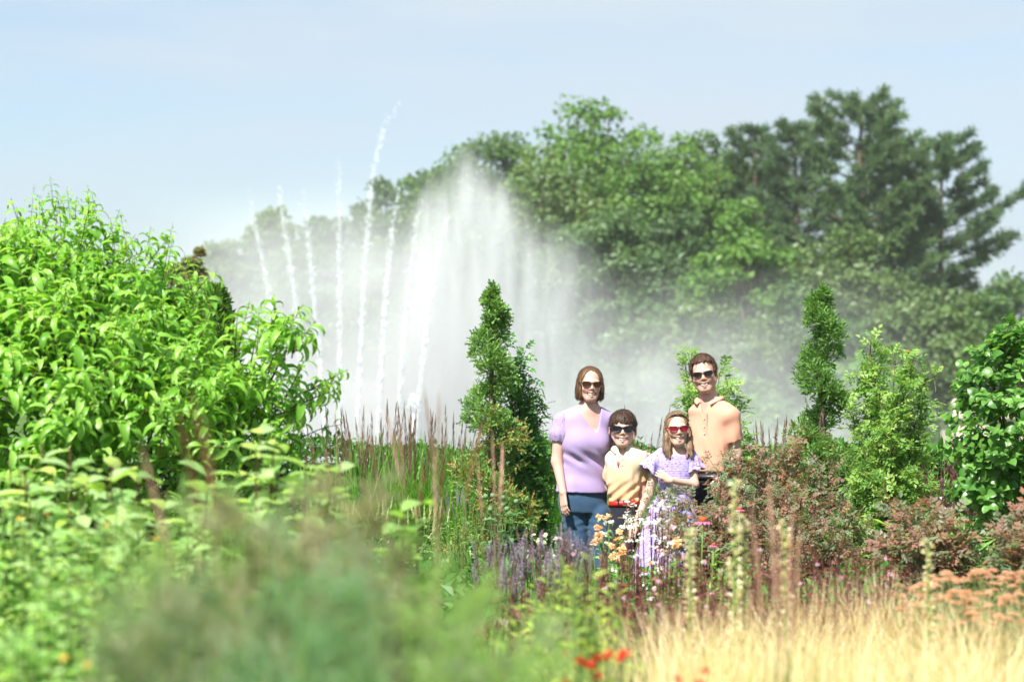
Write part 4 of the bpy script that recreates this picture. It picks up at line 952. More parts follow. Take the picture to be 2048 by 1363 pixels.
v.add(loft(secs, YAW, 2.3, off=-.006), .02); head_sdf(v, H, False, True); v.add(rc(P.v(1353, 878, .01), P.v(1352, 903, .01), .038, .042), .02)
for q in (1320, 1382): v.add(rc(P.v(1352, 899, .01), P.v(q, 912, .01), .030, .034), .03)
for a, b_, c, d_ in ARM: v.add(rc(a, b_, .033, .027), .02); v.add(rc(b_, c, .027, .019), .02)
hand_sdf(v, ARM[0][2], ARM[0][3], (.5, .8, 0), .80, .45, -1); hand_sdf(v, ARM[1][2], ARM[1][3], (-.1, 1, .2), .78, .55, 1)
legs(v, P, hipc, FEET, (.058, .045, .03))
CLG = lambda V, H=H: skin_cols(V, H, (.59, .38, .29), (.48, .22, .18), (.62, .29, .22)); vox(e, 'body', v, SKIN, CLG)
sk = P.sec([(968, .095, .072, 1349), (985, .105, .085, 1348), (1030, .155, .13, 1342), (1080, .195, .17, 1338), (1140, .23, .2, 1336), (1190, .25, .215, 1336)])
v = Vol((-.36, -.26, 0), (.30, .26, 0), .0065, [(.18, .8, .009), (.8, 1.14, .006)])
v.add(loft(sk, 0, 2.0), .01)
v.warp(lambda x, y, z: .010 * np.sin(np.arctan2(y, x - P.v(1340, 1000)[0]) * 13 + 1.5 * np.sin(z * 9)) * np.clip((P.z(985) - z) / .18, 0, 1), (-.4, -.3, .1), (.4, .3, 1.1))
v.add(loft([q for q in secs if P.z(985) < q[0] < P.z(903)], YAW, 2.3, off=.011), .012)
v.warp(lambda x, y, z: .0025 * np.sin(z * 420) * np.exp(-((z - P.z(940)) / .07) ** 4), (-.3, -.3, P.z(972)), (.3, .3, P.z(910)))
v.sub(free(lambda x, y, z: np.minimum(np.maximum(P.z(908.5) - z, np.abs(x - P.v(1351, 900)[0]) - .062), P.z(899) - z), (-.3, -.3, P.z(912)), (.3, .3, 1.2)), .003)
dress = vox(e, 'dress', v, FLOR)
for k, (a, b_, c, d_) in enumerate(ARM):
    s_ = -1 if k == 0 else 1; o_ = P.v(1323 if k == 0 else 1380, 906, .0); q = P.v(1296 if k == 0 else 1390, 941, -.01)
    v = Vol(np.minimum(o_, q) - .12, np.maximum(o_, q) + .12, .0042, [(q[2] - .06, o_[2] + .07, .0042)])
    v.add(rc(o_ + np.array([0, 0, .0]), o_ + (q - o_) * .5, .038, .052), .02); v.add(rc(o_ + (q - o_) * .5, q, .052, .070, True), .02)
    v.warp(lambda x, y, z: .007 * np.sin(np.arctan2(y - q[1], x - q[0]) * 7 + k) * np.clip((o_[2] - z) / .09, 0, 1), (-1, -1, 0), (1, 1, 2))
    v.sub(rc(o_ + (q - o_) * .55, q + (q - o_) * .3, .030, .068), .004)
    vox(e, 'sleeve', v, FLOR, parent=dress)
shoes(e, FEET, 0, SHOE)
HG = hairmat('light_brown_hair', (.105, .060, .034), (.30, .20, .125))
v = Vol(H.c - np.array([.16, .16, .32]), H.c + .16, .0044, [(H.c[2] - .27, H.c[2] + .15, .0044)])
v.add(H.ell((0, .022, .030), (.080, .097, .090)), .02); v.add(H.ell((0, .075, -.06), (.068, .035, .10)), .03)
v.sub(H.fn(lambda x, y, z: np.maximum(np.sqrt((x / .067) ** 2 + ((z + .040) / .122) ** 2) - 1, y + .006) * .06, (-.08, -.16, -.16), (.08, .03, .10)), .006)
for s_ in (-1, 1):
    for k in range(6):
        a = np.array([s_ * (.068 + .004 * (k % 3)), .012 + .012 * (k % 2) - .006 * k, .01 - .005 * k]); x_ = s_ * (.064 + .010 * (k % 3) - .006 * (k // 3)); 
        pts = [a, np.array([x_ * 1.02, -.012 - .004 * k, -.07]), np.array([x_ * 1.08 + .006 * math.sin(k * 2.1), -.036 - .003 * k, -.14]), np.array([x_ * .98 + .010 * math.sin(k * 1.7), -.050 - .004 * k, -.215 + .010 * (k % 3)])]
        for i_ in range(3): v.add(H.rc(pts[i_], pts[i_ + 1], (.014, .015, .013)[i_], (.015, .013, .004)[i_]), .010)
v.warp(lambda x, y, z: .0013 * np.sin((x - H.c[0]) * 420 + 6 * np.sin(z * 45)) + .001 * vnoise(x, y, z, 60, 4), H.c - np.array([.2, .2, .35]), H.c + .17)
hr = vox(e, 'hair', v, HG)
br = Bag()
for s_ in (-1, 1):                          # thin braids drawn back from the parting
    for k in range(9):
        t = k / 8; Vs, Fs = sphere_T(7, 5); c = H.p((s_ * (.008 + .070 * t), -.060 + .062 * t ** 1.6, .104 - .052 * t ** 2)); br.add(Vs * np.array([.011, .010, .009]) * H.s @ np.array(Matrix.Rotation(.6 * s_ * (-1) ** k, 3, 'Y')).T + c, Fs)
link('braid', br.mesh('braid', HG), hr); strands(e, hr, H, HG, 1300, .05, .0016, .0025, (0, -.05, .10), 4, .7, True); teeth(e, H)
sunglasses(e, H, glassmat('red_lens', (.16, .008, .022), .8), plain('frame_red', (.14, .01, .02), .3, .5), .056, .036, rim=.003)
br = P.v(1271, 1040, -.068); th = np.linspace(0, 2 * math.pi, 17)
link('bracelet', Bag().add(*tube(br + .023 * (np.cos(th)[:, None] * np.array([.9, .1, .35]) + np.sin(th)[:, None] * np.array([0, 1, 0])), .0025, 5, False)).mesh('bracelet', STEEL), e)
# ---------------------------------------------------------------- clipped hedge behind the border
HEDGE = leafmat('leaf_hedge', [(.025, .075, .014), (.045, .13, .02), (.085, .22, .03)], .25)
e = empty('clipped_hedge', (0, 20.0, 0), 'long clipped dark green hedge behind the people, its flat top above the border', 'hedge')
zt = gz(896, 20.0)
b = Bag()
for k in range(60):
    x = -7.2 + k * .245; b.add(*tube(bez(np.array([x, .1 * math.sin(k * 2.3), 0]), np.array([x + .1, .2 * math.sin(k), zt * .5]), np.array([x - .1 + .2 * rng.random(), .3 * math.sin(k * 1.7), zt * .9]), 5), [.03, .025, .02, .015, .008], 5))
link('stems', b.mesh('stems', TWIG), e)
n = 28000; xx = rng.uniform(-7.4, 7.6, n); side = rng.random(n)
yy = np.where(side < .5, -.42 + .16 * rng.random(n) ** 2, rng.uniform(-.42, .42, n)); zz = np.where(side < .5, rng.uniform(.05, zt, n), zt - .14 * rng.random(n) ** 2)
bump = .035 * np.sin(xx * 3.1) + .03 * np.sin(xx * 7.7 + 1); zz = zz + np.where(side >= .5, bump + np.where(rng.random(n) > .93, .07 * rng.random(n), 0), 0); yy = yy + np.where(side < .5, bump, 0)
pos = np.stack([xx, yy, zz], -1); nn = np.where((side < .5)[:, None], np.array([0, -1., .4]), np.array([0, -.2, 1.])) + .8 * rdir(n)
V, F, r = scatter(tri2_T(.55), pos, frames(rdir(n) + np.array([0, -.3, .7]), nn), .042 + .03 * rng.random(n))
tag(link('foliage', npmesh('foliage', V, F, HEDGE, False, r), e), kind='stuff')
b = Bag(); bx(b, (-7.35, -.26, .05), (7.55, .4, zt - .13)); link('light_block', b.mesh('light_block', plain('light_block_dark', (.012, .028, .008), .95, .05, (.006, .012, .004), 30), False), e)  # dark box added inside the hedge to stop light leaking through the leaves

# ---------------------------------------------------------------- leafy shrub tools
def union_shoots(blobs, n, inner=.78, up=.7, top_only=False):
    """start points and directions of shoots on the outside of a union of ellipsoids (centre, radii)"""
    P_, D_ = [], []
    wts = np.array([r[0] * r[2] for c, r in blobs]); wts = wts / wts.sum()
    while len(P_) < n:
        c, r = blobs[rng.choice(len(blobs), p=wts)]
        d = rdir(1)[0]
        if d[1] > .45 and rng.random() < .8: continue
        q = inner + (1 - inner) * rng.random() ** .6
        p_ = c + d * r * q
        if p_[2] < .08: continue
        if any(np.sum(((p_ - c2) / r2) ** 2) < (inner * .9) ** 2 for c2, r2 in blobs if c2 is not c): continue
        P_.append(p_); D_.append(nrm(d / r * min(r) * 1.0 + np.array([0, 0, up]) + .35 * rng.normal(size=3)))
    return np.array(P_), np.array(D_)
def leafy_shoots(P_, D_, ln, nodes, lsize, T, bs, r0=.004, droop=.25, opp=True, tipshrink=.45):
    """leaves in pairs along shoots; returns pos, R, size"""
    A, RR, S_ = [], [], []
    for p_, d in zip(P_, D_):
        l = ln * (.65 + .7 * rng.random()); end = p_ + d * l + np.array([0, 0, -droop * l * rng.random()])
        Q = bez(p_, p_ + d * l * .55, end, 5); bs.add(*tube(Q, np.linspace(r0, r0 * .35, 5), 4, False), rng.random())
        a0 = rng.random() * 6.28; ref = nrm(np.cross(d, np.array([.3, .2, .9])))
        oth = np.cross(d, ref)
        for k in range(nodes):
            t = .18 + .82 * (k + .3 * rng.random()) / nodes; c = (1 - t) ** 2 * p_ + 2 * t * (1 - t) * (p_ + d * l * .55) + t * t * end
            for s_ in ((0, math.pi) if opp else (0,)):
                a = a0 + k * (1.57 if opp else 2.4) + s_ + .35 * rng.normal()
                ld = math.cos(a) * ref + math.sin(a) * oth
                ld = nrm(ld + d * (.35 + .6 * t) + np.array([0, 0, .12])); A.append(c)
                RR.append(frames(ld[None], (nrm(d + np.array([0, 0, .9])) + .3 * rng.normal(size=3))[None])[0]); S_.append(lsize * (.5 + .85 * rng.random()) * (1 - tipshrink * max(0, t - .55) / .45))
    return np.array(A), np.array(RR), np.array(S_)
def put_leaves(e, A, RR, S_, Ts, mat, own=300, name='leaf'):
    """the leaves that show largest become parts of their own, the rest one mass"""
    o = np.array(e.location); n = len(A); ti = rng.integers(0, len(Ts), n)
    key = S_ / (A[:, 1]) * (1 + .4 * rng.random(n)) - .004 * (A[:, 1] - A[:, 1].min())
    big = np.argsort(-key)[:own]; mask = np.ones(n, bool); mask[big] = False
    mes = [npmesh(name, t[0], t[1], mat, True, np.full(len(t[0]), 0.0)) for t in Ts]
    for i in big:
        ob = link(name, mes[ti[i]], e); M = np.eye(4); M[:3, :3] = RR[i] * S_[i]; M[:3, 3] = A[i] - o; ob.matrix_local = Matrix(M)
    bg_ = Bag()
    for k, t in enumerate(Ts):
        q = mask & (ti == k)
        if q.any(): bg_.add(*scatter(t, A[q] - o, RR[q], S_[q]))
    tag(link('foliage', bg_.mesh('foliage', mat), e), kind='stuff')

# left: big dogwood-like shrub with drooping curved leaves
DOG = leafmat('leaf_dogwood', [(.09, .24, .022), (.14, .32, .03), (.19, .40, .05), (.28, .48, .10), (.16, .36, .04)], .40, .38, .5)
def blob(px, py, d, rpx, ry=None, dep=None):
    return at(px, py, d), np.array([rpx, dep or rpx, ry or rpx]) * d / FPX
e = empty('dogwood_shrub', (gx(220, 12.3), 12.3, 0), 'huge bright green shrub with drooping curved leaves filling the left side', 'shrub')
B1 = [blob(110, 620, 12.4, 110, 140), blob(5, 650, 12.0, 120, 140), blob(215, 690, 12.2, 120, 120), blob(315, 690, 12.4, 60, 80), blob(320, 780, 12.0, 105, 95), blob(110, 800, 11.6, 190, 140), blob(430, 870, 11.9, 85, 55), blob(535, 880, 12.1, 60, 35), blob(260, 880, 11.7, 190, 110), blob(20, 870, 11.4, 170, 120)]
bs = Bag(); P1, D1 = union_shoots(B1, 760, .72, .8)
A, RR, S_ = leafy_shoots(P1, D1, .28, 5, .130, None, bs, .0035, .3)
P2, D2 = union_shoots(B1, 260, .45, .8)
A2, RR2, S2 = leafy_shoots(P2, D2, .26, 4, .10, None, bs, .0035, .3)
# the leaning spray at its right end
SP = np.array([at(x, y, 12.0 + .2 * rng.normal()) for x, y in ((535, 700), (565, 690), (510, 730), (550, 740), (570, 735), (530, 790), (565, 800), (490, 780), (520, 820), (585, 810), (575, 840), (550, 860), (475, 730))])
DV = nrm(np.array([[.1, 0, 1], [.25, -.1, 1], [-.05, 0, 1], [.15, -.1, 1], [.5, 0, .9], [.1, 0, 1], [.5, 0, .8], [-.1, 0, 1], [.1, -.1, 1], [.8, 0, .55], [.8, 0, .3], [.5, 0, .4], [-.1, 0, 1.]]))
A3, RR3, S3 = leafy_shoots(np.repeat(SP, 2, 0) + .04 * rng.normal(size=(26, 3)), nrm(np.repeat(DV, 2, 0) + .15 * rng.normal(size=(26, 3))), .23, 7, .122, None, bs, .004, .15)
# upright twig ends above the crown
TP = np.array([at(x, y, 12.2 + .3 * rng.normal()) for x, y in ((78, 455), (110, 440), (122, 445), (150, 440), (178, 445), (40, 490), (10, 490), (60, 455), (195, 445), (230, 500), (255, 510), (290, 520), (300, 530), (335, 540), (330, 530), (395, 580), (385, 590), (140, 440), (215, 480))])
A4, RR4, S4 = leafy_shoots(TP, nrm(np.array([0, 0, 1.]) + .16 * rng.normal(size=(len(TP), 3))), .18, 6, .075, None, bs, .002, .0, True, .75)
for a_, b_ in (((300, 1180), (110, 640)), ((300, 1180), (300, 700)), ((320, 1180), (560, 770)), ((280, 1180), (20, 700)), ((310, 1180), (440, 830)), ((300, 1180), (200, 620))):
    bs.add(*tube(bez(np.array([gx(a_[0], 12.2), 12.2, 0]), at((a_[0] + b_[0]) / 2, (a_[1] + b_[1]) / 2 + 60, 12.1), at(*b_, 12.1), 8), np.linspace(.03, .007, 8), 6))
bs.add(*tube(bez(at(440, 900, 12.1), at(510, 840, 12.1), at(570, 700, 12.0), 6), np.linspace(.012, .004, 6), 5)); bs.add(*tube(bez(at(470, 900, 12.1), at(540, 880, 12.1), at(590, 810, 12.0), 6), np.linspace(.011, .004, 6), 5))
o_ = np.array(e.location); me = bs.mesh('branches', TWIG); ob = link('branches', me, e); ob.location = -o_
DT = [leaf_T(1, .25, 2.3, .5, 5, .85, .42), leaf_T(1, .29, 1.7, .45, 5, .85, .42), leaf_T(1, .23, 3.0, .55, 5, .85, .42), leaf_T(1, .27, 2.0, .3, 5, .85, .45)]
put_leaves(e, np.vstack([A, A3, A4, A2]), np.vstack([RR, RR3, RR4, RR2]), np.concatenate([S_, S3, S4, S2]), DT, DOG)

# right: lilac-like shrub with broad heart-shaped leaves
LIL = leafmat('leaf_lilac', [(.045, .14, .024), (.07, .19, .032), (.11, .26, .045), (.17, .34, .075)], .36, .35, .5)
e = empty('lilac_shrub', (gx(2010, 14.2), 14.2, 0), 'broad-leaved green shrub at the right edge, heart-shaped leaves', 'shrub')
B1 = [blob(2040, 790, 14.2, 90, 90), blob(1990, 860, 14.2, 80, 80), blob(2060, 880, 14.0, 100, 90), blob(2000, 960, 14.1, 70, 60), blob(2090, 720, 14.3, 80, 70)]
bs = Bag(); P1, D1 = union_shoots(B1, 300, .68, .5); A, RR, S_ = leafy_shoots(P1, D1, .16, 5, .068, None, bs, .003, .2)
SP = np.array([at(x, y, 14.1) for x, y in ((1975, 720), (1990, 745), (1945, 770), (1960, 800), (1925, 850), (1935, 880), (1910, 890), (2010, 700), (2035, 690))]); DV = nrm(np.array([[-.7, -.2, .7], [-.6, 0, .8], [-.8, -.2, .4], [-.7, -.3, .5], [-.9, -.2, .35], [-.8, -.3, .2], [-.6, -.3, -.1], [-.3, -.1, 1], [.1, -.1, 1]]))
A3, RR3, S3 = leafy_shoots(SP, DV, .15, 5, .072, None, bs, .003, .1)
for b_ in ((1975, 720), (1930, 860), (2040, 700), (2000, 800), (2060, 820)): bs.add(*tube(bez(np.array([gx(2030, 14.2), 14.2, 0]), at(2030, (b_[1] + 1100) / 2, 14.2), at(*b_, 14.15), 7), np.linspace(.022, .004, 7), 5))
ob = link('branches', bs.mesh('branches', TWIG), e); ob.location = -np.array(e.location)
HT_ = [leaf_T(1, .82, .7, .22, 4, .8, .30), leaf_T(1, .76, 1.1, .30, 4, .8, .30)]
put_leaves(e, np.vstack([A, A3]), np.vstack([RR, RR3]), np.concatenate([S_, S3]), HT_, LIL, 240)

# dark yew top behind the dogwood, and a brown-leaved shrub farther back
YEW = leafmat('needles_yew', [(.02, .06, .012), (.04, .11, .018), (.10, .22, .03), (.19, .32, .04)], .25)
def sprays(e, pos, dirs, size, mat, name='foliage', q=7, T=tri2_T(.28, .1)):
    n = len(pos); p_ = np.repeat(pos, q, 0); d = nrm(np.repeat(dirs, q, 0) + .55 * rng.normal(size=(n * q, 3)))
    V, F, r = scatter(T, p_, frames(d, rdir(n * q)), np.repeat(size, q) * (.6 + .7 * rng.random(n * q)), np.repeat(rng.random(n), q) * .7 + .3 * rng.random(n * q) * .99)
    return tag(link(name, npmesh(name, V, F, mat, False, r), e), kind='stuff')
e = empty('yew_column', (gx(430, 16), 16, 0), 'dark narrow yew rising behind the drooping shrub', 'yew')
h = gz(575, 16); n = 5200; t = rng.random(n) ** .8; a = rng.random(n) * 6.28; rr_ = (.30 * np.clip(1 - t, 0, 1) ** .55 + .015) * (.75 + .3 * rng.random(n)) * (1 + .15 * np.sin(a * 3 + t * 20))
pos = np.stack([rr_ * np.cos(a), rr_ * np.sin(a), .1 + (h - .1) * t], -1); sprays(e, pos, np.stack([np.cos(a) * .6, np.sin(a) * .6, np.ones(n)], -1), np.full(n, .045), YEW, q=5)
link('trunk', Bag().add(*tube(np.array([[0, 0, 0], [0, 0, h * .5], [0, 0, h * .93]]), [.05, .04, .006], 6)).mesh('trunk', BARK), e)
BRN = leafmat('leaf_brown', [(.16, .12, .06), (.20, .14, .07), (.14, .20, .06), (.18, .24, .08)], .4)
e = empty('bronze_leaved_tree', (gx(372, 34), 34, terrain(np.array(34.))), 'bronze and green treetop peeping out behind the drooping shrub', 'tree')
z0 = float(terrain(np.array(34.))); b = Bag(); bl = Bag()
bl.add(*tube(bez(np.zeros(3), np.array([.1, 0, 2.5]), np.array([0, 0, gz(540, 34) - z0]), 6), np.linspace(.09, .02, 6), 6)); link('trunk', bl.mesh('trunk', BARK), e)
for (x, y, r_) in ((352, 545, .16), (385, 530, .13), (340, 565, .22), (396, 548, .10), (370, 565, .22), (398, 505, .05), (330, 610, .4), (400, 620, .4), (360, 660, .5), (300, 660, .4), (420, 690, .45), (340, 720, .5)):
    pos, R, s_ = clump_leaves(at(x, y, 34) - np.array([e.location.x, 34, z0]), r_, 220, .07); b.add(*scatter(LEAFQ, pos, R, s_))
link('crown', b.mesh('crown', BRN, False), e)

# ---------------------------------------------------------------- two spiral-clipped junipers
JUN = leafmat('needles_juniper', [(.07, .16, .04), (.10, .22, .05), (.15, .29, .065), (.22, .36, .10)], .35)
JUB = leafmat('needles_juniper_dry', [(.24, .22, .06), (.32, .20, .06), (.12, .22, .05), (.10, .22, .05), (.20, .26, .06)], .3)
SCALE_T = (np.array([[0, 0, 0], [-.13, .38, .04], [-.05, .55, 0], [-.16, .8, .03], [0, 1, 0], [.16, .78, .03], [.05, .55, 0], [.13, .36, .04]]), np.array([[0, 6, 2, 1], [0, 7, 6, 2], [2, 6, 4, 3], [6, 5, 4, 2]])[:, ::-1].copy())
def juniper(px, d, prof, turns, label, phase, dry):
    """a rope of foliage winding down the trunk; prof rows (py, rope centre offset px, rope radius px)"""
    e = empty('spiral_juniper', (gx(px, d), d, 0), label, 'juniper', 'spiral-clipped junipers')
    Z = np.array([gz(p_[0], d) for p_ in prof])[::-1]; O = np.array([p_[1] for p_ in prof])[::-1] * d / FPX; Rr = np.array([p_[2] for p_ in prof])[::-1] * d / FPX
    h = Z.max()
    nt_ = 430; per = 20; zc = Z.min() + (h - Z.min()) * (np.arange(nt_) + rng.random(nt_)) / nt_
    ro = np.interp(zc, Z, O) * 1.15; rt = np.interp(zc, Z, Rr) * .88; ph = phase + turns * 2 * math.pi * (1 - (zc - Z.min()) / (h - Z.min())) ** .85
    dd = rdir(nt_); c = np.stack([ro * np.cos(ph), ro * np.sin(ph), zc], -1) + dd * (rt * (.62 + .33 * rng.random(nt_)))[:, None]
    tr = np.clip(rt * .72, .02, .09) * (.55 + .9 * rng.random(nt_)); axd = nrm(dd + np.array([0, 0, .8]))
    d2 = nrm(rdir(nt_ * per) + 1.0 * np.repeat(axd, per, 0)); pos = np.repeat(c, per, 0) + d2 * (np.repeat(tr, per) * (.25 + .75 * rng.random(nt_ * per)))[:, None]
    dirs = nrm(d2 + .5 * np.repeat(axd, per, 0)); z = np.repeat(zc, per); dryt = (zc < h * .58) & (rng.random(nt_) < dry); isd = np.repeat(dryt, per) & (rng.random(nt_ * per) < .75)
    sprays(e, pos[~isd], dirs[~isd], np.full((~isd).sum(), .042), JUN, q=2, T=SCALE_T)
    if isd.any(): sprays(e, pos[isd], dirs[isd], np.full(isd.sum(), .042), JUB, 'dry_foliage', 2, SCALE_T)
    zz = np.linspace(h - .20, h + .03, 40); tp_ = (h + .05 - zz) * .14; sprays(e, np.stack([tp_ * rng.normal(size=40), tp_ * rng.normal(size=40), zz], -1), np.tile([[0, 0, 1.]], (40, 1)) + .2 * rdir(40), np.full(40, .05), JUN, 'leader', 5, SCALE_T)
    link('trunk', Bag().add(*tube(np.array([[.02, 0, 0], [0, 0, h * .5], [-.01, 0, h * .93]]), [.045, .032, .006], 8)).mesh('trunk', BARK), e)
    b = Bag()
    for k in range(26):
        zk = .25 + (h - .5) * k / 26; pk = phase + turns * 2 * math.pi * (1 - (zk - Z.min()) / (h - Z.min())) ** .85; rk = np.interp(zk, Z, O)
        b.add(*tube(np.array([[0, 0, zk - .05], [rk * .6 * math.cos(pk), rk * .6 * math.sin(pk), zk], [rk * 1.2 * math.cos(pk), rk * 1.2 * math.sin(pk), zk + .04]]), [.010, .008, .004], 5))
    link('branches', b.mesh('branches', BARK), e)
juniper(985, 17.0, [(580, 0, 3), (605, 4, 12), (640, 9, 20), (690, 14, 24), (760, 17, 26), (830, 22, 30), (880, 32, 36), (930, 36, 38), (1000, 44, 46), (1080, 48, 50), (1180, 40, 48)], 4.6, 'spiral-clipped juniper left of the woman, bronzed lower down', 2.2, .62)
juniper(1645, 17.0, [(585, 0, 5), (610, 6, 17), (650, 12, 22), (690, 16, 26), (760, 18, 27), (830, 24, 30), (880, 36, 34), (930, 34, 36), (1000, 38, 40), (1090, 42, 46), (1180, 40, 44)], 4.4, 'spiral-clipped juniper right of the man', .4, .40)

# ---------------------------------------------------------------- roses: canes with leaves of many leaflets
def pinnate(nl=3, w=.55):
    V, F = [], []; L_ = tri2_T(w, .2)
    spots = [(0, 1.0, 0, .42)] + [(s_, .30 + .27 * k, s_ * 1.0, .40) for k in range(nl) for s_ in (-1, 1)]
    for (s_, y, a, sz) in spots:
        ca, sa = math.cos(-a), math.sin(-a); q = L_[0] * sz; q = np.stack([q[:, 0] * ca - q[:, 1] * sa, q[:, 0] * sa + q[:, 1] * ca, q[:, 2]], -1); q[:, 1] += y * (1 if s_ else .86); q[:, 2] -= .12 * q[:, 1] ** 2; F.append(L_[1] + len(V) * 4); V.append(q)
    return np.concatenate(V), np.concatenate(F)
PIN = [pinnate(3), pinnate(2, .62)]
def rose(name, px, d, canes, label, mat, lsz, dens, cat, stem=TWIG, group=None, hips=None, spread=.12, side=.22):
    """canes: list of (px, py, depth offset) tips; every cane forks into leafy twigs"""
    e = empty(name, (gx(px, d), d, 0), label, cat, group); o_ = np.array([gx(px, d), d, 0]); bs = Bag(); A, DD = [], []
    for (x, y, dy) in canes:
        tip = at(x, y, d + dy); base = o_ + np.array([.3 * (tip[0] - o_[0]) * rng.random(), .1 * rng.normal(), 0]); base[2] = 0
        mid = base * .5 + tip * .5 + np.array([(base[0] - tip[0]) * .22 + spread * rng.normal(), .1 * rng.normal(), .18 * tip[2]])
        Q = bez(base, mid, tip, 12); bs.add(*tube(Q, np.linspace(.009, .0025, 12), 5), rng.random())
        for k in range(2, 12):
            for _ in range(dens):
                s_ = Q[k]; dr = nrm(rdir(1)[0] + np.array([0, -.2, .35]) + .5 * nrm(tip - mid)); l = side * (.4 + rng.random()) * (1.1 - .05 * k)
                if k < 4 and rng.random() < .5: continue
                q2 = bez(s_, s_ + dr * l * .6, s_ + dr * l + np.array([0, 0, .15 * l]), 4); bs.add(*tube(q2, [.003, .0025, .002, .001], 4, False), rng.random())
                for t in (.25, .45, .6, .75, .9, 1.0):
                    A.append(s_ + (q2[-1] - s_) * t); DD.append(nrm(dr * .5 + rdir(1)[0]))
    A = np.array(A) - o_; DD = np.array(DD); n = len(A)
    b = Bag(); ti = rng.integers(0, 2, n)
    for k in (0, 1):
        q = ti == k; b.add(*scatter(PIN[k], A[q], frames(DD[q], np.array([0, -.25, 1.]) + .6 * rdir(q.sum())), lsz * (.6 + .7 * rng.random(q.sum()))))
    tag(link('foliage', b.mesh('foliage', mat, False), e), kind='stuff')
    ob = link('canes', bs.mesh('canes', stem), e); ob.location = -o_
    if hips:
        Vs, Fs = sphere_T(7, 5); me = Bag().add(Vs * np.array([.010, .010, .013]), Fs).mesh('rose_hip', hips)
        for i in rng.choice(n, 14, replace=False): link('rose_hip', me, e, A[i] + np.array([0, -.02, .02]))
    return e
ROS = leafmat('leaf_rose', [(.09, .20, .04), (.14, .28, .055), (.20, .34, .07), (.29, .42, .11)], .4)
ROD = leafmat('leaf_rose_deep', [(.04, .13, .025), (.06, .18, .03), (.09, .24, .04)], .3)
HIPM = plain('rose_hip', (.45, .12, .03), .4, .5)
rose('climbing_rose', 1045, 17.4, [(1010, 690, 0), (1040, 720, .1), (1055, 780, -.1), (1035, 800, .1), (1060, 850, 0), (1075, 900, -.1), (1045, 900, 0), (1020, 860, .2), (1070, 960, -.1), (1050, 1000, -.2), (1085, 1010, 0), (1030, 760, .1), (1075, 830, .1), (1090, 940, .1)], 'climbing rose growing up the right side of the left spiral juniper', ROD, .085, 3, 'rose', hips=HIPM, spread=.05, side=.13)
rose('climbing_rose', 1420, 17.6, [(1375, 705, 0), (1372, 740, .1), (1390, 770, 0), (1380, 800, -.1), (1440, 745, .1), (1455, 775, 0), (1470, 800, .1), (1480, 860, 0), (1365, 850, 0), (1440, 800, .1), (1490, 880, .1)], 'climbing rose showing on both sides of the man from behind', ROS, .085, 2, 'rose', spread=.05, side=.11)
rose('climbing_rose', 1775, 16.4, [(1740, 705, 0), (1760, 720, .1), (1790, 730, -.1), (1820, 740, 0), (1850, 760, .1), (1720, 760, 0), (1800, 780, -.2), (1760, 800, -.2), (1835, 830, 0), (1710, 850, .1), (1840, 900, .0), (1780, 880, -.3), (1730, 920, -.2), (1820, 960, -.2), (1760, 980, -.3), (1800, 1040, -.3), (1740, 1050, -.2), (1850, 1000, 0), (1705, 980, 0), (1790, 830, .2), (1745, 760, .2)], 'tall light green rose bush right of the right spiral juniper', ROS, .080, 3, 'rose', hips=HIPM, spread=.08, side=.16)
GLA = leafmat('leaf_red_rose', [(.13, .18, .10), (.20, .20, .14), (.26, .15, .12), (.32, .16, .12), (.14, .24, .12), (.24, .27, .17)], .45)
REDT = plain('twig_red', (.16, .05, .035), .7, .3, (.09, .03, .025), 20)
rose('red_leaved_rose', 1500, 14.3, [(1300, 1030, -0.2), (1330, 1010, 0), (1370, 1005, 0), (1320, 1060, -0.3), (1365, 1040, -0.3), (1442, 950, 0.1), (1462, 925, 0.15), (1450, 975, -0.1), (1480, 940, 0), (1520, 935, 0.1), (1560, 925, 0.1), (1600, 925, 0), (1630, 945, 0), (1655, 970, -0.1), (1685, 1000, 0), (1705, 1040, -0.1), (1730, 1070, 0), (1740, 1100, -0.2), (1560, 985, -0.2), (1600, 1010, -0.3), (1500, 1005, -0.3), (1440, 1010, -0.3), (1640, 1050, -0.4), (1550, 1050, -0.4), (1400, 1050, -0.4), (1480, 1070, -0.4), (1690, 1090, -0.4), (1600, 1100, -0.5), (1350, 1085, -0.4), (1530, 1120, -0.5), (1430, 1110, -0.5), (1585, 915, 0.1), (1535, 945, 0.2)], 'large reddish-grey leaved rose bush in front of the man and girl', GLA, .062, 3, 'rose', REDT, spread=.10, side=.18)
rose('red_leaved_rose', 1860, 12.8, [(1800, 1050, 0), (1830, 1040, 0), (1860, 1045, 0), (1890, 1060, -.1), (1930, 1080, 0), (1800, 1090, -.2), (1850, 1090, -.2), (1900, 1110, -.2), (1780, 1120, -.1), (1940, 1120, -.1)], 'small reddish-grey leaved rose bush below the flower spikes on the right', GLA, .085, 3, 'rose', REDT, spread=.06, side=.14)
rose('red_leaved_rose', 2040, 12.4, [(2000, 1075, 0), (2030, 1060, 0), (2060, 1065, 0), (2010, 1110, -.2), (2050, 1110, -.2)], 'reddish-grey leaved rose twigs cut by the right edge', GLA, .085, 3, 'rose', REDT, spread=.05, side=.14)

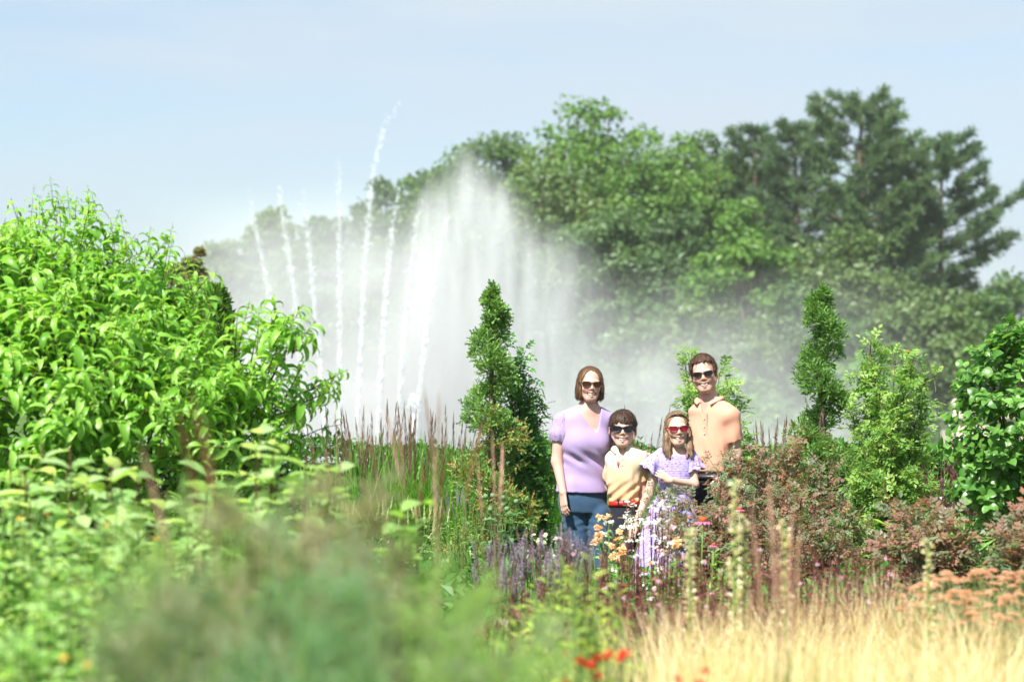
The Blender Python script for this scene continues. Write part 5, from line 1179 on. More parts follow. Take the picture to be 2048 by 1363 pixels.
# ---------------------------------------------------------------- grasses
def blade_T(bend, w=.012, seg=5):
    t = np.linspace(0, 1, seg + 1); a = bend * t ** 1.5; y = np.concatenate([[0], np.cumsum(np.sin(a[1:]) / seg)]); z = np.concatenate([[0], np.cumsum(np.cos(a[1:]) / seg)])
    V = [];
    for i in range(seg + 1): ww = w / 2 * (1 - t[i] ** 2 * .9); V += [[-ww, y[i], z[i]], [ww, y[i], z[i]]]
    return np.array(V), np.array([[2 * i, 2 * i + 1, 2 * i + 3, 2 * i + 2] for i in range(seg)])
def azim(n, tilt=.1):
    a = rng.random(n) * 6.2832; R = np.zeros((n, 3, 3)); c, s_ = np.cos(a), np.sin(a); R[:, 0, 0] = c; R[:, 1, 0] = s_; R[:, 0, 1] = -s_; R[:, 1, 1] = c; R[:, 2, 2] = 1
    t = tilt * rng.normal(size=(n, 2)); R[:, 0, 2] += t[:, 0]; R[:, 1, 2] += t[:, 1]; return R
def plume_T(n=46, rad_=.085, seed=1, hang=.5):
    """a grass flower head along +z, unit length, of many tiny spikelets"""
    r = np.random.default_rng(seed); V, F = [], []
    V0, F0 = tube(np.array([[0, 0, 0], [0.004, 0, .5], [0, .003, 1]]), [.006, .005, .002], 4, False); V.append(V0); F.append(np.concatenate([np.stack([f[:, 0], f[:, 1], f[:, 2]], -1) for f in F0] + [np.stack([f[:, 0], f[:, 2], f[:, 3]], -1) for f in F0])); k = len(V0)
    for i in range(n):
        t = r.random(); a = r.random() * 6.28; ww = rad_ * math.sin(math.pi * min(1, t * .9 + .12)) ** .8; d = np.array([math.cos(a), math.sin(a), 0]); c = np.array([0, 0, t]) ; l = .10 + .09 * r.random()
        tip = c + d * ww + np.array([0, 0, l]); sd_ = np.cross(d, [0, 0, 1]) * .0062
        V.append(np.array([c + d * ww * .3, c + (tip - c) * .55 + sd_, tip, c + (tip - c) * .55 - sd_])); F.append(np.array([[k, k + 1, k + 2], [k, k + 2, k + 3]])); k += 4
    return np.concatenate(V), np.concatenate(F)
GRS = leafmat('blade_reed', [(.06, .19, .02), (.10, .28, .03), (.15, .36, .045)], .35)
PLB = leafmat('plume_brown', [(.13, .075, .055), (.18, .105, .075), (.25, .16, .115)], .3)
STRAWSTEM = plain('reed_stem', (.22, .24, .08), .7, .3, (.16, .12, .06), 8)
PLT = [plume_T(46, .042, k) for k in range(4)]
PLM = [npmesh('plume', t[0], t[1], PLB, False, np.full(len(t[0]), 0.)) for t in PLT]
def reed(px, d, top, wpx, n, label, blades=420, hb=.72, pl=.34, group='feather reed grass clumps', cat='grass', wob=.13, mats=(GRS, STRAWSTEM), pm=None):
    e = empty('feather_reed_grass', (gx(px, d), d, 0), label, cat, group); h = gz(top, d); w_ = wpx * d / FPX
    b = Bag(); k = blades // 3
    for bd in (.25, .6, 1.2):
        pos = np.stack([w_ * .34 * rng.normal(size=k), .12 * rng.normal(size=k), np.zeros(k)], -1); b.add(*scatter(blade_T(bd), pos, azim(k, .10), h * hb * (.6 + .6 * rng.random(k))))
    tag(link('blades', b.mesh('blades', mats[0], False), e), kind='stuff')
    for i in range(n):
        x = w_ * (rng.random() - .5); y = .18 * rng.normal(); hh = h * (.70 + .25 * rng.random()) ; lx = (x / w_) * .20 + wob * rng.normal(); tip = np.array([x + lx, y + .5 * wob * rng.normal(), hh]); base = np.array([x * .4, y * .4, 0])
        p_ = base + (tip - base) * .66; P3 = bez(base, base * .45 + p_ * .55 + np.array([-lx * .2, 0, 0]), p_, 5)
        st = link('culm', Bag().add(*tube(P3, np.linspace(.0028, .0018, 5), 4, False)).mesh('culm', mats[1]), e)
        dd = nrm(tip - p_ + np.array([0, 0, .02])); l = np.linalg.norm(tip - p_) * (.9 + .2 * rng.random())
        ob = link('plume', (pm or PLM)[i % 4], e); z = Vector(dd); q = z.to_track_quat('Z', 'Y'); ob.rotation_euler = q.to_euler(); ob.location = p_; ob.scale = (l, l, l)
for px, d, top, w_, n, lab in ((705, 18.2, 800, 90, 22, 'feather reed grass clump at the left end of the row before the hedge'), (765, 18.4, 798, 80, 24, 'feather reed grass clump second in the row left of the juniper'), (825, 18.2, 800, 80, 22, 'feather reed grass clump third in the row left of the juniper'), (890, 18.3, 802, 80, 20, 'feather reed grass clump next to the left spiral juniper'),
    (1085, 18.4, 815, 70, 13, 'feather reed grass clump just left of the woman'), (1255, 18.2, 800, 110, 26, 'feather reed grass clump showing between woman, boy and girl'), (1545, 18.0, 818, 110, 22, 'feather reed grass clump left of the right spiral juniper'), (1600, 18.2, 835, 60, 9, 'few reed grass plumes close beside the right juniper trunk'), (1865, 18.4, 860, 80, 11, 'feather reed grass clump far right before the hedge')):
    reed(px, d, top, w_, n, lab, 460 if px < 1000 else 300)
# bronze plumes nearer the camera, soft in the picture
PLB2 = leafmat('plume_bronze', [(.28, .17, .13), (.34, .22, .17), (.42, .29, .23)], .45)
PLT2 = [plume_T(60, .032, 9 + k) for k in range(4)]
PLM2 = [npmesh('plume', t[0], t[1], PLB2, False, np.zeros(len(t[0]))) for t in PLT2]
def plumes(px, d, tips, label, hb=.8, ln=.21, lean=0.0):
    e = empty('bronze_plume_grass', (gx(px, d), d, 0), label, 'grass', 'bronze plume grasses nearer the camera'); o_ = np.array([gx(px, d), d, 0])
    b = Bag(); k = 90
    for bd in (.3, .8): b.add(*scatter(blade_T(bd), np.stack([.08 * rng.normal(size=k), .08 * rng.normal(size=k), np.zeros(k)], -1), azim(k, .1), .75 * gz(1000, d) * (.5 + .5 * rng.random(k))))
    tag(link('blades', b.mesh('blades', GRS, False), e), kind='stuff')
    for i, (x, y, x2) in enumerate(tips):
        tip = at(x, y, d + .12 * rng.normal()) - o_; base = np.array([(gx(x2, d) - o_[0]) * .6, 0, 0]); low = at(x2, y, d) - o_; low[2] = tip[2] - ln
        P3 = bez(base, base * .4 + low * .6, low, 5); link('culm', Bag().add(*tube(P3, np.linspace(.003, .002, 5), 4, False)).mesh('culm', STRAWSTEM), e)
        v_ = tip - low; l = np.linalg.norm(v_); ob = link('plume', PLM2[i % 4], e); ob.rotation_euler = Vector(v_).to_track_quat('Z', 'Y').to_euler(); ob.location = low; ob.scale = (l, l, l)
plumes(800, 8.2, [(775, 830, 800), (800, 870, 810), (735, 880, 770), (845, 930, 830)], 'soft brown plume grass in front of the reed grass row')
plumes(880, 7.6, [(850, 790, 868), (878, 800, 875), (868, 900, 870), (885, 930, 880), (960, 860, 930)], 'soft brown plume grass before the left juniper')
plumes(985, 8.4, [(985, 880, 990), (1005, 900, 1000), (955, 920, 965)], 'soft brown plumes in front of the left juniper base')
plumes(430, 4.3, [(385, 800, 430), (410, 850, 440), (360, 830, 400), (285, 900, 340)], 'blurred brown plumes leaning left below the drooping shrub', ln=.18)
plumes(1545, 6.2, [(1540, 985, 1552), (1505, 1040, 1530), (1585, 1010, 1572), (1600, 1060, 1580), (1560, 1070, 1560)], 'soft brown plumes in front of the red-leaved rose', ln=.30)
# golden feather grass
STRAW = leafmat('blade_straw', [(.40, .32, .17), (.56, .46, .28), (.70, .62, .44), (.44, .42, .19)], .40, .55, .2)
GP = ((1300, 1240, 7.3), (1385, 1205, 8.3), (1480, 1245, 7.3), (1560, 1190, 8.8), (1660, 1170, 9.3), (1760, 1165, 9.5), (1700, 1255, 7.3), (1850, 1190, 8.8), (1950, 1205, 8.2), (1860, 1275, 7.0), (2010, 1250, 7.3), (1580, 1280, 6.7), (1450, 1305, 6.3), (1980, 1310, 6.3), (1345, 1300, 6.6), (2045, 1200, 8.4), (1620, 1230, 8.1), (1780, 1310, 6.2), (1420, 1255, 7.7), (1905, 1240, 7.8), (1680, 1325, 6.0))
for px, top, d in GP:
    e = empty('feather_grass', (gx(px, d), d, 0), 'golden feather grass clump, %s from the left in the %s row at the lower right' % (place(px, [q[0] for q in GP if (q[2] > 7.5) == (d > 7.5)]), 'back' if d > 7.5 else 'front'), 'grass', 'golden feather grass clumps'); h = gz(top, d); b = Bag()
    for bd, k, hh in ((.35, 150, 1.04), (.9, 190, 1.1), (1.6, 190, 1.2), (2.3, 130, 1.28)):
        b.add(*scatter(blade_T(bd, .0058, 6), np.stack([.07 * rng.normal(size=k), .07 * rng.normal(size=k), np.zeros(k)], -1), azim(k, .09), h * hh * (.72 + .36 * rng.random(k))))
    tag(link('blades', b.mesh('blades', STRAW, False), e), kind='stuff')
# ---------------------------------------------------------------- border perennials
def herb(name, px, d, top, wpx, label, cat, nst, T, mat, ll, per, group=None, stem=STEM, up=.45, hvar=.25, low=.12, zig=.04, dep=None, opp=False, lshape=1.0):
    """stems from one crown with leaves along them; returns the empty and the stem tips"""
    e = empty(name, (gx(px, d), d, 0), label, cat, group); h = gz(top, d); w_ = wpx * d / FPX; bs = Bag(); A, DD, SS, tips = [], [], [], []
    for i in range(nst):
        u = rng.normal(size=2) * .27; tip = np.array([u[0] * w_, u[1] * (dep or w_ * .7), h * (1 - hvar * rng.random() * min(1, abs(u[0]) * 2 + .35))]); base = np.array([tip[0] * .35, tip[1] * .35, 0])
        mid = (base + tip) / 2 + np.array([zig * rng.normal(), zig * rng.normal(), .08 * h]); bs.add(*tube(bez(base, mid, tip, 6), np.linspace(.0042, .002, 6) * (h / .9), 4, False), rng.random()); tips.append((tip, nrm(tip - mid)))
        for k in range(per):
            t = low + (1 - low) * (k + rng.random()) / per; c = (1 - t) ** 2 * base + 2 * t * (1 - t) * mid + t * t * tip; a = k * 2.4 + rng.random()
            for q in ((0, math.pi) if opp else (0,)):
                A.append(c); DD.append([math.cos(a + q), math.sin(a + q), up + .5 * rng.normal() * .5]); SS.append(ll * (.65 + .6 * rng.random()) * (1.15 - .5 * t * lshape))
    A = np.array(A); DD = nrm(np.array(DD)); tag(link('foliage', Bag().add(*scatter(T, A, frames(DD, np.array([0, -.1, 1.]) + .35 * rdir(len(A))), np.array(SS))).mesh('foliage', mat), e), kind='stuff')
    link('stems', bs.mesh('stems', stem), e)
    return e, tips
def orient(ob, d): ob.rotation_euler = Vector(d).to_track_quat('Z', 'Y').to_euler()
LF = leaf_T(1, .42, .6, .25, 2, .9, .45); LFN = leaf_T(1, .24, .5, .2, 2, .9, .45); LFW = leaf_T(1, .56, .7, .25, 4, .8, .40)
CHART = leafmat('leaf_chartreuse', [(.28, .42, .06), (.38, .52, .09), (.46, .58, .15), (.22, .38, .06)], .5)
FRESH = leafmat('leaf_fresh', [(.11, .26, .04), (.16, .33, .06), (.22, .40, .09), (.29, .45, .14)], .45)
LIMEY = leafmat('leaf_limey', [(.16, .33, .07), (.22, .41, .11), (.30, .48, .17), (.42, .56, .27)], .5)
PALE = leafmat('leaf_pale', [(.20, .36, .11), (.28, .44, .16), (.38, .52, .24)], .45)
BLUEG = leafmat('leaf_bluegreen', [(.05, .15, .06), (.08, .20, .08), (.13, .26, .11)], .3)
DEEP = leafmat('leaf_deep', [(.025, .09, .018), (.04, .13, .022), (.06, .17, .03)], .25)
BURG = leafmat('leaf_burgundy', [(.13, .05, .045), (.20, .075, .06), (.27, .12, .09), (.19, .14, .10)], .4)
FENN = leafmat('thread_fennel', [(.13, .22, .12), (.18, .28, .15), (.26, .35, .22), (.30, .26, .18), (.16, .26, .14)], .5)
FENS = [FENN, leafmat('thread_fennel_fresh', [(.16, .30, .08), (.24, .38, .12), (.34, .46, .18)], .5), leafmat('thread_fennel_dusty', [(.24, .25, .15), (.32, .28, .19), (.22, .30, .17)], .5), leafmat('thread_fennel_deep', [(.10, .22, .10), (.14, .28, .13), (.22, .35, .18)], .5)]
STEMR = plain('stem_red', (.13, .04, .035), .6, .3)
# flower colours
def petal(name, cols): return leafmat(name, cols, .35, .5, .2, 1.0)
RED = petal('petal_red', [(.42, .008, .008), (.52, .014, .010)]); PEA = petal('petal_peach', [(.80, .42, .22), (.85, .52, .30), (.80, .36, .18)]); PINK = petal('petal_pink', [(.72, .13, .32), (.78, .20, .40)])
WHT = petal('petal_white', [(.80, .78, .76), (.84, .80, .80)]); LAVP = petal('petal_lavender', [(.26, .23, .33), (.34, .29, .40), (.20, .17, .24), (.30, .20, .24)]); MAUV = petal('petal_mauve', [(.55, .36, .48), (.62, .45, .56)]); CREAM = petal('petal_cream', [(.62, .60, .44), (.70, .67, .54), (.50, .52, .34)]); ORNG = petal('petal_orange', [(.80, .34, .05), (.85, .50, .10)]); CONE = plain('cone_orange', (.40, .10, .02), .8, .2, (.22, .05, .015), 60)
def puff_T(n=26, seed=0, flat=.7, sz=.5):
    """a full bloom of small petals, unit radius"""
    global rng
    keep = rng; rng = np.random.default_rng(seed); d = rdir(n); d[:, 2] = np.abs(d[:, 2]) * flat; V, F, r = scatter(leaf_T(1, .8, .8, .2, 2, .6, .55), d * .25, frames(d + .3 * rdir(n), np.array([0, 0, 1.]) + .4 * rdir(n)), sz * (.8 + .6 * rng.random(n))); rng = keep
    return V, F[0]
def spike_T(n=60, seed=0, w=.06, sz=.07):
    """a flower spike along +z, unit length"""
    global rng
    keep = rng; rng = np.random.default_rng(seed); t = rng.random(n); a = rng.random(n) * 6.28; ww = w * (1.1 - .8 * t); pos = np.stack([ww * np.cos(a), ww * np.sin(a), t], -1); d = np.stack([np.cos(a), np.sin(a), .6 + 0 * a], -1)
    V, F, r = scatter(tri2_T(.8, .3), pos * np.array([.5, .5, 1]), frames(d, np.array([0, 0, 1.]) + .5 * rdir(n)), sz * (1.2 - .6 * t)); V2, F2 = tube(np.array([[0, 0, 0], [0, 0, 1.]]), [.012, .006], 4, False); rng = keep
    return np.vstack([V, V2]), np.concatenate([F[0], np.stack([F2[0][:, 0], F2[0][:, 1], F2[0][:, 2]], -1) + len(V)])
def bloom(e, name, T, mat, spots, size, dirs=None, tilt=.35):
    mes = [npmesh(name, t[0], t[1], mat, False, np.zeros(len(t[0]))) for t in (T if isinstance(T, list) else [T])]
    out_ = []
    for i, p_ in enumerate(spots):
        ob = link(name, mes[i % len(mes)], e, p_); s_ = size * (.8 + .4 * rng.random()); ob.scale = (s_, s_, s_); d = (dirs[i] if dirs is not None else np.array([0, -.3, 1.])) + tilt * rng.normal(size=3); orient(ob, d); ob.rotation_euler.rotate_axis('Z', rng.random() * 6); out_.append(ob)
    return out_
PUFF = [puff_T(30, k) for k in range(3)]; SPK = [spike_T(80, k) for k in range(3)]
# left: pale broad-leaved shrubs in front of the dogwood
for px, d, top, w_, n, lab in ((60, 8.6, 880, 200, 13, 'pale broad-leaved shrub at the left edge under the drooping shrub'), (190, 8.2, 850, 190, 14, 'pale broad-leaved shrub with red stems, its tip over the drooping shrub'), (270, 8.8, 905, 150, 10, 'pale broad-leaved shrub beside the blurred brown plumes'), (545, 8.6, 850, 170, 14, 'pale broad-leaved shrub under the right end of the drooping shrub'), (640, 8.4, 885, 150, 11, 'pale broad-leaved shrub left of the reed grass row'), (420, 8.4, 930, 170, 10, 'pale broad-leaved shrub in the middle of the left border'), (830, 8.0, 960, 90, 5, 'thin leafy stems in front of the reed grass row')):
    e, tips = herb('broad_leaved_shrub', px, d, top, w_, lab, 'shrub', n, LFW, PALE if px != 830 else FRESH, .115, 9, 'pale broad-leaved shrubs of the left border', STEMR, .35, .35, .3, .05, .5, True, .4)
# left corner: small-leaved bright mass with tiny orange flowers
for px, d, top, w_, lab in ((40, 7.28, 985, 260, 'bright small-leaved bush at the left edge'), (190, 7.02, 1010, 240, 'bright small-leaved bush with orange flowers left of the fennel'), (90, 5.98, 1110, 280, 'bright small-leaved bush in front at the lower left'), (300, 6.50, 1060, 220, 'bright small-leaved bush touching the fennel'), (20, 5.20, 1210, 260, 'bright small-leaved bush in the lower left corner'), (190, 4.94, 1240, 220, 'bright small-leaved bush with a tall pale shoot at the bottom left'), (420, 8.32, 990, 240, 'bright small-leaved bush behind the fennel')):
    e, tips = herb('small_leaved_bush', px, d, top, w_, lab, 'bush', 46, LF, LIMEY if px != 300 else PALE, .055, 16, 'bright small-leaved bushes at the lower left', STEM, .4, .55, .25, .05, None, True, .3)
    if px in (190, 300, 40): bloom(e, 'flower', PUFF, ORNG, [t[0] for t in tips[:4]], .012)
e, tips = herb('russet_bush', 55, 3.6, 1290, 150, 'small russet-leaved bush at the bottom left corner', 'bush', 20, LF, leafmat('leaf_russet', [(.22, .10, .05), (.16, .14, .05), (.28, .14, .07)], .3), .04, 10)
# fennel close to the camera
def fennel(px, d, top, wpx, label, FM):
    e = empty('fennel_plant', (gx(px, d), d, 0), label, 'fennel', 'fennel plants close to the camera'); h = gz(top, d); w_ = wpx * d / FPX; bs = Bag(); A, DD = [], []
    for i in range(7):
        u = rng.normal(size=2) * .3; tip = np.array([u[0] * w_, u[1] * .3, h * (1 - .22 * rng.random())]); base = np.array([tip[0] * .3, tip[1] * .3, 0]); mid = (base + tip) / 2 + np.array([.03 * rng.normal(), 0, .05]); bs.add(*tube(bez(base, mid, tip, 7), np.linspace(.009, .003, 7), 5, False))
        for k in range(15):
            t = .30 + .7 * (k + rng.random()) / 15; c = (1 - t) ** 2 * base + 2 * t * (1 - t) * mid + t * t * tip; a = rng.random() * 6.28; d_ = nrm(np.array([math.cos(a), math.sin(a), .7]))
            l = .20 * (1.15 - .6 * t); bs.add(*tube(np.array([c, c + d_ * l * .5, c + d_ * l]), [.0018, .0014, .0008], 3, False))
            for j in range(17):
                u_ = .2 + .8 * rng.random(); A.append(c + d_ * l * u_); DD.append(nrm(d_ + .9 * rng.normal(size=3)))
    A = np.array(A); n = len(A); q = 3; pos = np.repeat(A, q, 0); dr = nrm(np.repeat(np.array(DD), q, 0) + .45 * rng.normal(size=(n * q, 3)))
    tag(link('foliage', Bag().add(*scatter(tri2_T(.055, .0), pos, frames(dr, rdir(n * q)), .035 + .04 * rng.random(n * q))).mesh('foliage', FM, False), e), kind='stuff'); link('stems', bs.mesh('stems', STEM), e)
    return e
for px, d, top, w_, lab in ((330, 4.87, 1040, 260, 'feathery fennel at the left of the blurred mass'), (470, 4.37, 985, 260, 'feathery fennel left of the middle of the blurred mass'), (620, 4.54, 960, 280, 'tallest feathery fennel in the blurred mass'), (760, 4.20, 1040, 280, 'feathery fennel in the middle front'), (880, 4.54, 1100, 240, 'feathery fennel at the right of the blurred mass'), (400, 3.70, 1160, 320, 'feathery fennel at the bottom left of the blurred mass'), (600, 3.53, 1180, 320, 'feathery fennel at the bottom of the blurred mass'), (800, 3.70, 1220, 300, 'feathery fennel at the bottom right of the blurred mass'), (930, 4.20, 1230, 220, 'last feathery fennel before the yellow-green plants'), (520, 5.21, 1000, 220, 'feathery fennel behind the blurred mass')):
    fennel(px, d, top, w_, lab, FENS[{330: 1, 470: 2, 620: 2, 760: 0, 880: 1, 400: 0, 600: 3, 800: 1, 930: 0, 520: 1}[px]])
# middle left: low perennials before the reed grass
for k, (px, d, top, w_, mt, lab) in enumerate(((690, 15.6, 1010, 110, PALE, 'pale yellow-green spiky perennial left before the reed grass'), (770, 15.2, 1015, 110, PALE, 'pale yellow-green spiky perennial in the middle before the reed grass'), (850, 15.4, 1025, 100, PALE, 'pale yellow-green spiky perennial right before the reed grass'), (920, 15.6, 1000, 90, FRESH, 'green leafy perennial at the foot of the left juniper'), (640, 14.5, 1000, 110, FRESH, 'green leafy perennial at the far left before the reed grass'))):
    e, tips = herb('spiky_perennial', px, d, top, w_, lab, 'perennial', 26, LFN, mt, .07, 12, 'perennials before the reed grass'); bloom(e, 'flower_spike', SPK, CREAM if mt is PALE else LAVP, [t[0] for t in tips[:16]], .10, [t[1] for t in tips[:16]], .1)
e, tips = herb('button_flower_plant', 1000, 15.4, 1005, 130, 'blue-green plant with round buds at the foot of the left juniper', 'perennial', 16, LF, BLUEG, .11, 11)
Vs, Fs = sphere_T(8, 6); me = Bag().add(Vs, Fs).mesh('bud', plain('bud_green', (.16, .26, .12), .8, .2, (.10, .18, .08), 90))
for t in tips[:9]: ob = link('bud', me, e, t[0] + np.array([0, 0, .06])); ob.scale = (.017,) * 3; link('bud_stalk', Bag().add(*tube(np.array([[0, 0, -3.6], [0, 0, -.8]]), [.12, .12], 4, False)).mesh('bud_stalk', STEM), ob)
# white flowers at the woman's feet, lavender sages and burgundy foliage
for px, d, top, lab in ((1085, 14.9, 1068, 'white flowering plant at the feet of the woman'), (1130, 14.7, 1075, 'white flowering plant below the hand of the woman'), (1222, 14.0, 1040, 'white flowering plant below the belt of the boy')):
    e, tips = herb('white_flowering_plant', px, d, top, 60, lab, 'flowers', 14, LF, FRESH, .06, 8, 'white flowering plants'); bloom(e, 'flower_head', PUFF, WHT, [t[0] for t in tips], .022)
for px, d, top, lab in ((985, 12.4, 1090, 'purple-grey sage at the left end of the sage drift'), (1035, 12.0, 1085, 'purple-grey sage left below the woman'), (1085, 12.2, 1085, 'purple-grey sage below the woman'), (1130, 11.8, 1075, 'purple-grey sage in front of the jeans'), (1170, 12.0, 1090, 'purple-grey sage at the right end of the sage drift'), (1010, 11.4, 1140, 'purple-grey sage in the front of the drift'), (1100, 11.2, 1130, 'purple-grey sage in the front middle of the drift')):
    e, tips = herb('sage_plant', px, d, top, 90, lab, 'sage', 24, LFN, BLUEG, .05, 9, 'purple-grey sages', STEMR); bloom(e, 'flower_spike', SPK, LAVP, [t[0] - .06 * t[1] for t in tips], .13, [t[1] for t in tips], .08)
BP = ((1150, 10.6, 1112), (1210, 10.9, 1092), (1270, 10.4, 1102), (1330, 10.8, 1087), (1390, 10.2, 1122), (1450, 10.6, 1102), (1510, 10.2, 1102), (1580, 10.6, 1097), (1650, 10.4, 1092), (1710, 10.6, 1077), (1770, 10.2, 1102), (1240, 9.4, 1162), (1320, 9.2, 1172), (1420, 9.2, 1182), (1500, 9.4, 1167), (1090, 10.0, 1162), (1030, 10.2, 1152), (1600, 9.4, 1167), (1680, 9.2, 1172), (1560, 11.2, 1082), (1400, 11.3, 1092), (1740, 9.6, 1157))
for px, d, top in BP:
    e, tips = herb('burgundy_perennial', px, d, top, 95, 'burgundy-leaved perennial, %s from the left in the %s row of the dark drift' % (place(px, [q[0] for q in BP if (q[1] >= 10) == (d >= 10)]), 'back' if d >= 10 else 'front'), 'perennial', 26, LF, BURG, .055, 12, 'burgundy perennials of the drift', STEMR, .5, .4)
    bloom(e, 'flower', PUFF, MAUV, [t[0] + np.array([0, 0, .02]) for t in tips[:2]], .015)
for px, d, top, w_, lab in ((1425, 12.0, 1085, 80, 'green leafy perennial under the pink coneflower'), (1340, 12.2, 1110, 60, 'green leafy perennial below the floral dress'), (1500, 12.0, 1110, 60, 'green leafy perennial below the red-leaved rose')):
    herb('green_perennial', px, d, top, w_, lab, 'perennial', 14, LF, FRESH, .085, 9, 'green perennials among the burgundy')
for px, d, top, w_, lab in ((1830, 18.2, 925, 120, 'hazy brown fine-stemmed plant before the hedge right of the rose'), (1560, 17.6, 930, 90, 'hazy brown plant before the right juniper')):
    herb('brown_hazy_plant', px, d, top, w_, lab, 'perennial', 60, LFN, leafmat('leaf_haze', [(.16, .10, .07), (.12, .13, .05), (.20, .12, .08)], .3), .035, 16, None, STEMR)
# acanthus and tall stalks on the right
LOB = (lambda: (lambda V, F: (V, F))(*(lambda pts: (np.array(pts), np.array([[0, i, i + 1] for i in range(1, len(pts) - 1)])))([[0, 0, 0]] + [[s_ * (.06 if k % 2 else .30 * math.sin(math.pi * (k + 1) / 10)), .1 + .09 * k + (.08 if k % 2 == 0 else 0), -.02 * k] for s_, ks in ((-1, range(0, 9)), (1, range(8, -1, -1))) for k in ks])))()
e, tips = herb('acanthus', 1915, 14.8, 1035, 150, 'acanthus with tall purple and white flower spikes before the lilac shrub', 'acanthus', 12, LOB, FRESH, .30, 5, None, STEM, .25, .3, .05, .04, .4, False, .2)
b_ = [(1910, 885, 1065), (1945, 925, 1060), (1884, 960, 1075), (1928, 905, 1065)]
HOOD = petal('petal_hood', [(.17, .08, .12), (.24, .13, .17), (.14, .07, .09)])
for k, (x, y, y2) in enumerate(b_):
    t0 = at(x, y, 14.7) - np.array(e.location); t1 = at(x, y2, 14.7) - np.array(e.location); l = (t0 - t1)[2] * .82; ob = bloom(e, 'flower_spike', spike_T(90, 30 + k, .11, .12), HOOD, [t0 - np.array([0, 0, l])], l, [np.array([0, 0, 1.])], .02)[0]; ob.scale = (l,) * 3
    link('spike_stalk', Bag().add(*tube(np.array([[t1[0] * .9, t1[1], 0], t0 - np.array([0, 0, l])]), [.008, .006], 5)).mesh('spike_stalk', STEM), e)
    q = 12; bloom(ob, 'lower_petal', tri2_T(.9, .2), WHT, [np.array([.07 * math.cos(a), .07 * math.sin(a) - .02, u]) for a, u in zip(rng.random(q) * 6.28, .1 + .6 * rng.random(q))], .075)
for px, d, top, lab in ((1945, 14.3, 925, 'tall pale green stalk plant left of three before the lilac shrub'), (1975, 14.4, 930, 'tall pale green stalk plant in the middle before the lilac shrub'), (2005, 14.2, 925, 'tall pale green stalk plant right before the lilac shrub'), (2035, 14.4, 940, 'tall pale green stalk plant at the right edge')):
    e, tips = herb('whorled_stalk_plant', px, d, top, 34, lab, 'perennial', 3, LFN, PALE, .10, 30, 'tall pale stalk plants', STEM, .45, .2, .1); bloom(e, 'flower', PUFF, WHT, [t[0] for t in tips[:2]], .016)
for px, d, lab in ((1890, 14.0, 'low lobed-leaf plant left under the acanthus spikes'), (1950, 13.8, 'low lobed-leaf plant under the pale stalks'), (2010, 13.7, 'low lobed-leaf plant at the right under the lilac shrub'), (1980, 14.6, 'lobed-leaf plant between the pale stalks')):
    herb('lobed_leaf_plant', px, d, 1050, 110, lab, 'perennial', 9, LOB, FRESH, .26, 5, 'lobed-leaf plants', STEM, .2, .4)
# peach flowers, gaura, coneflower
for px, d, top, lab, q in ((1205, 13.2, 1028, 'peach snapdragon with open blooms before the jeans', 9), (1355, 12.6, 1062, 'peach rose blooms before the floral dress', 4), (1235, 12.8, 1065, 'peach blooms below the belt of the boy', 7)):
    e, tips = herb('peach_flowering_plant', px, d, top, 60, lab, 'flowers', 9, LF, FRESH, .06, 8, 'peach flowering plants', STEM, .4, .3); bloom(e, 'bloom', PUFF, PEA, [t[0] + np.array([0, -.02, .01]) for t in tips[:q]], .034)
for px, d, top, lab in ((1310, 13.0, 1000, 'airy white gaura before the floral dress'), (1262, 13.2, 1000, 'airy white gaura before the belt of the boy'), (1330, 12.6, 1050, 'airy white gaura with lavender flowers below the dress')):
    e, tips = herb('gaura_plant', px, d, top, 70, lab, 'flowers', 16, LFN, FRESH, .035, 5, 'airy white gauras', STEMR, .4, .5); bloom(e, 'flower', puff_T(5, 4, .4, .8), WHT if px != 1330 else MAUV, [t[0] for t in tips], .021); bloom(e, 'flower', puff_T(5, 5, .4, .8), WHT, [t[0] - np.array([.01, .02, .07]) for t in tips], .02)
def coneflower(px, py, d, s_, label):
    p_ = at(px, py, d); e = empty('coneflower', (p_[0], d, 0), label, 'flower', 'pink coneflowers'); zz = p_[2]
    link('stem', Bag().add(*tube(bez(np.array([.01, 0, 0]), np.array([-.02, 0, zz * .5]), np.array([0, 0, zz]), 6), np.linspace(.005, .004, 6), 5)).mesh('stem', STEM), e)
    me = npmesh('petal', *leaf_T(1, .34, .55, .15, 3, .35, .5), PINK, True, None)
    for k in range(13):
        a = k * 2 * math.pi / 13; ob = link('petal', me, e, (math.cos(a) * .016 * s_, math.sin(a) * .016 * s_, zz)); ob.scale = (.042 * s_,) * 3; ob.matrix_local = Matrix.Translation(ob.location) @ Matrix.Rotation(a - math.pi / 2, 4, 'Z') @ Matrix.Rotation(-.12, 4, 'X') @ Matrix.Diagonal((.042 * s_, .042 * s_, .042 * s_, 1))
    V, F = sphere_T(10, 6); link('cone', Bag().add(V * np.array([.022, .022, .018]) * s_ + np.array([0, 0, zz + .008 * s_]), F).mesh('cone', CONE), e)
    n = 14; A = np.stack([.03 * rng.normal(size=n), .03 * rng.normal(size=n), zz * rng.uniform(.1, .8, n)], -1); tag(link('leaves', Bag().add(*scatter(LFN, A, frames(rdir(n) + np.array([0, 0, .4]), np.tile([[0, 0, 1.]], (n, 1))), .10 + .05 * rng.random(n))).mesh('leaves', FRESH), e), kind='stuff')
coneflower(1406, 1042, 12.4, 1.0, 'large pink coneflower with orange centre before the red-leaved rose'); coneflower(1480, 1018, 12.8, .55, 'small pink coneflower right of the large one'); coneflower(1427, 1090, 12.4, .5, 'small pink coneflower bud below the large one')
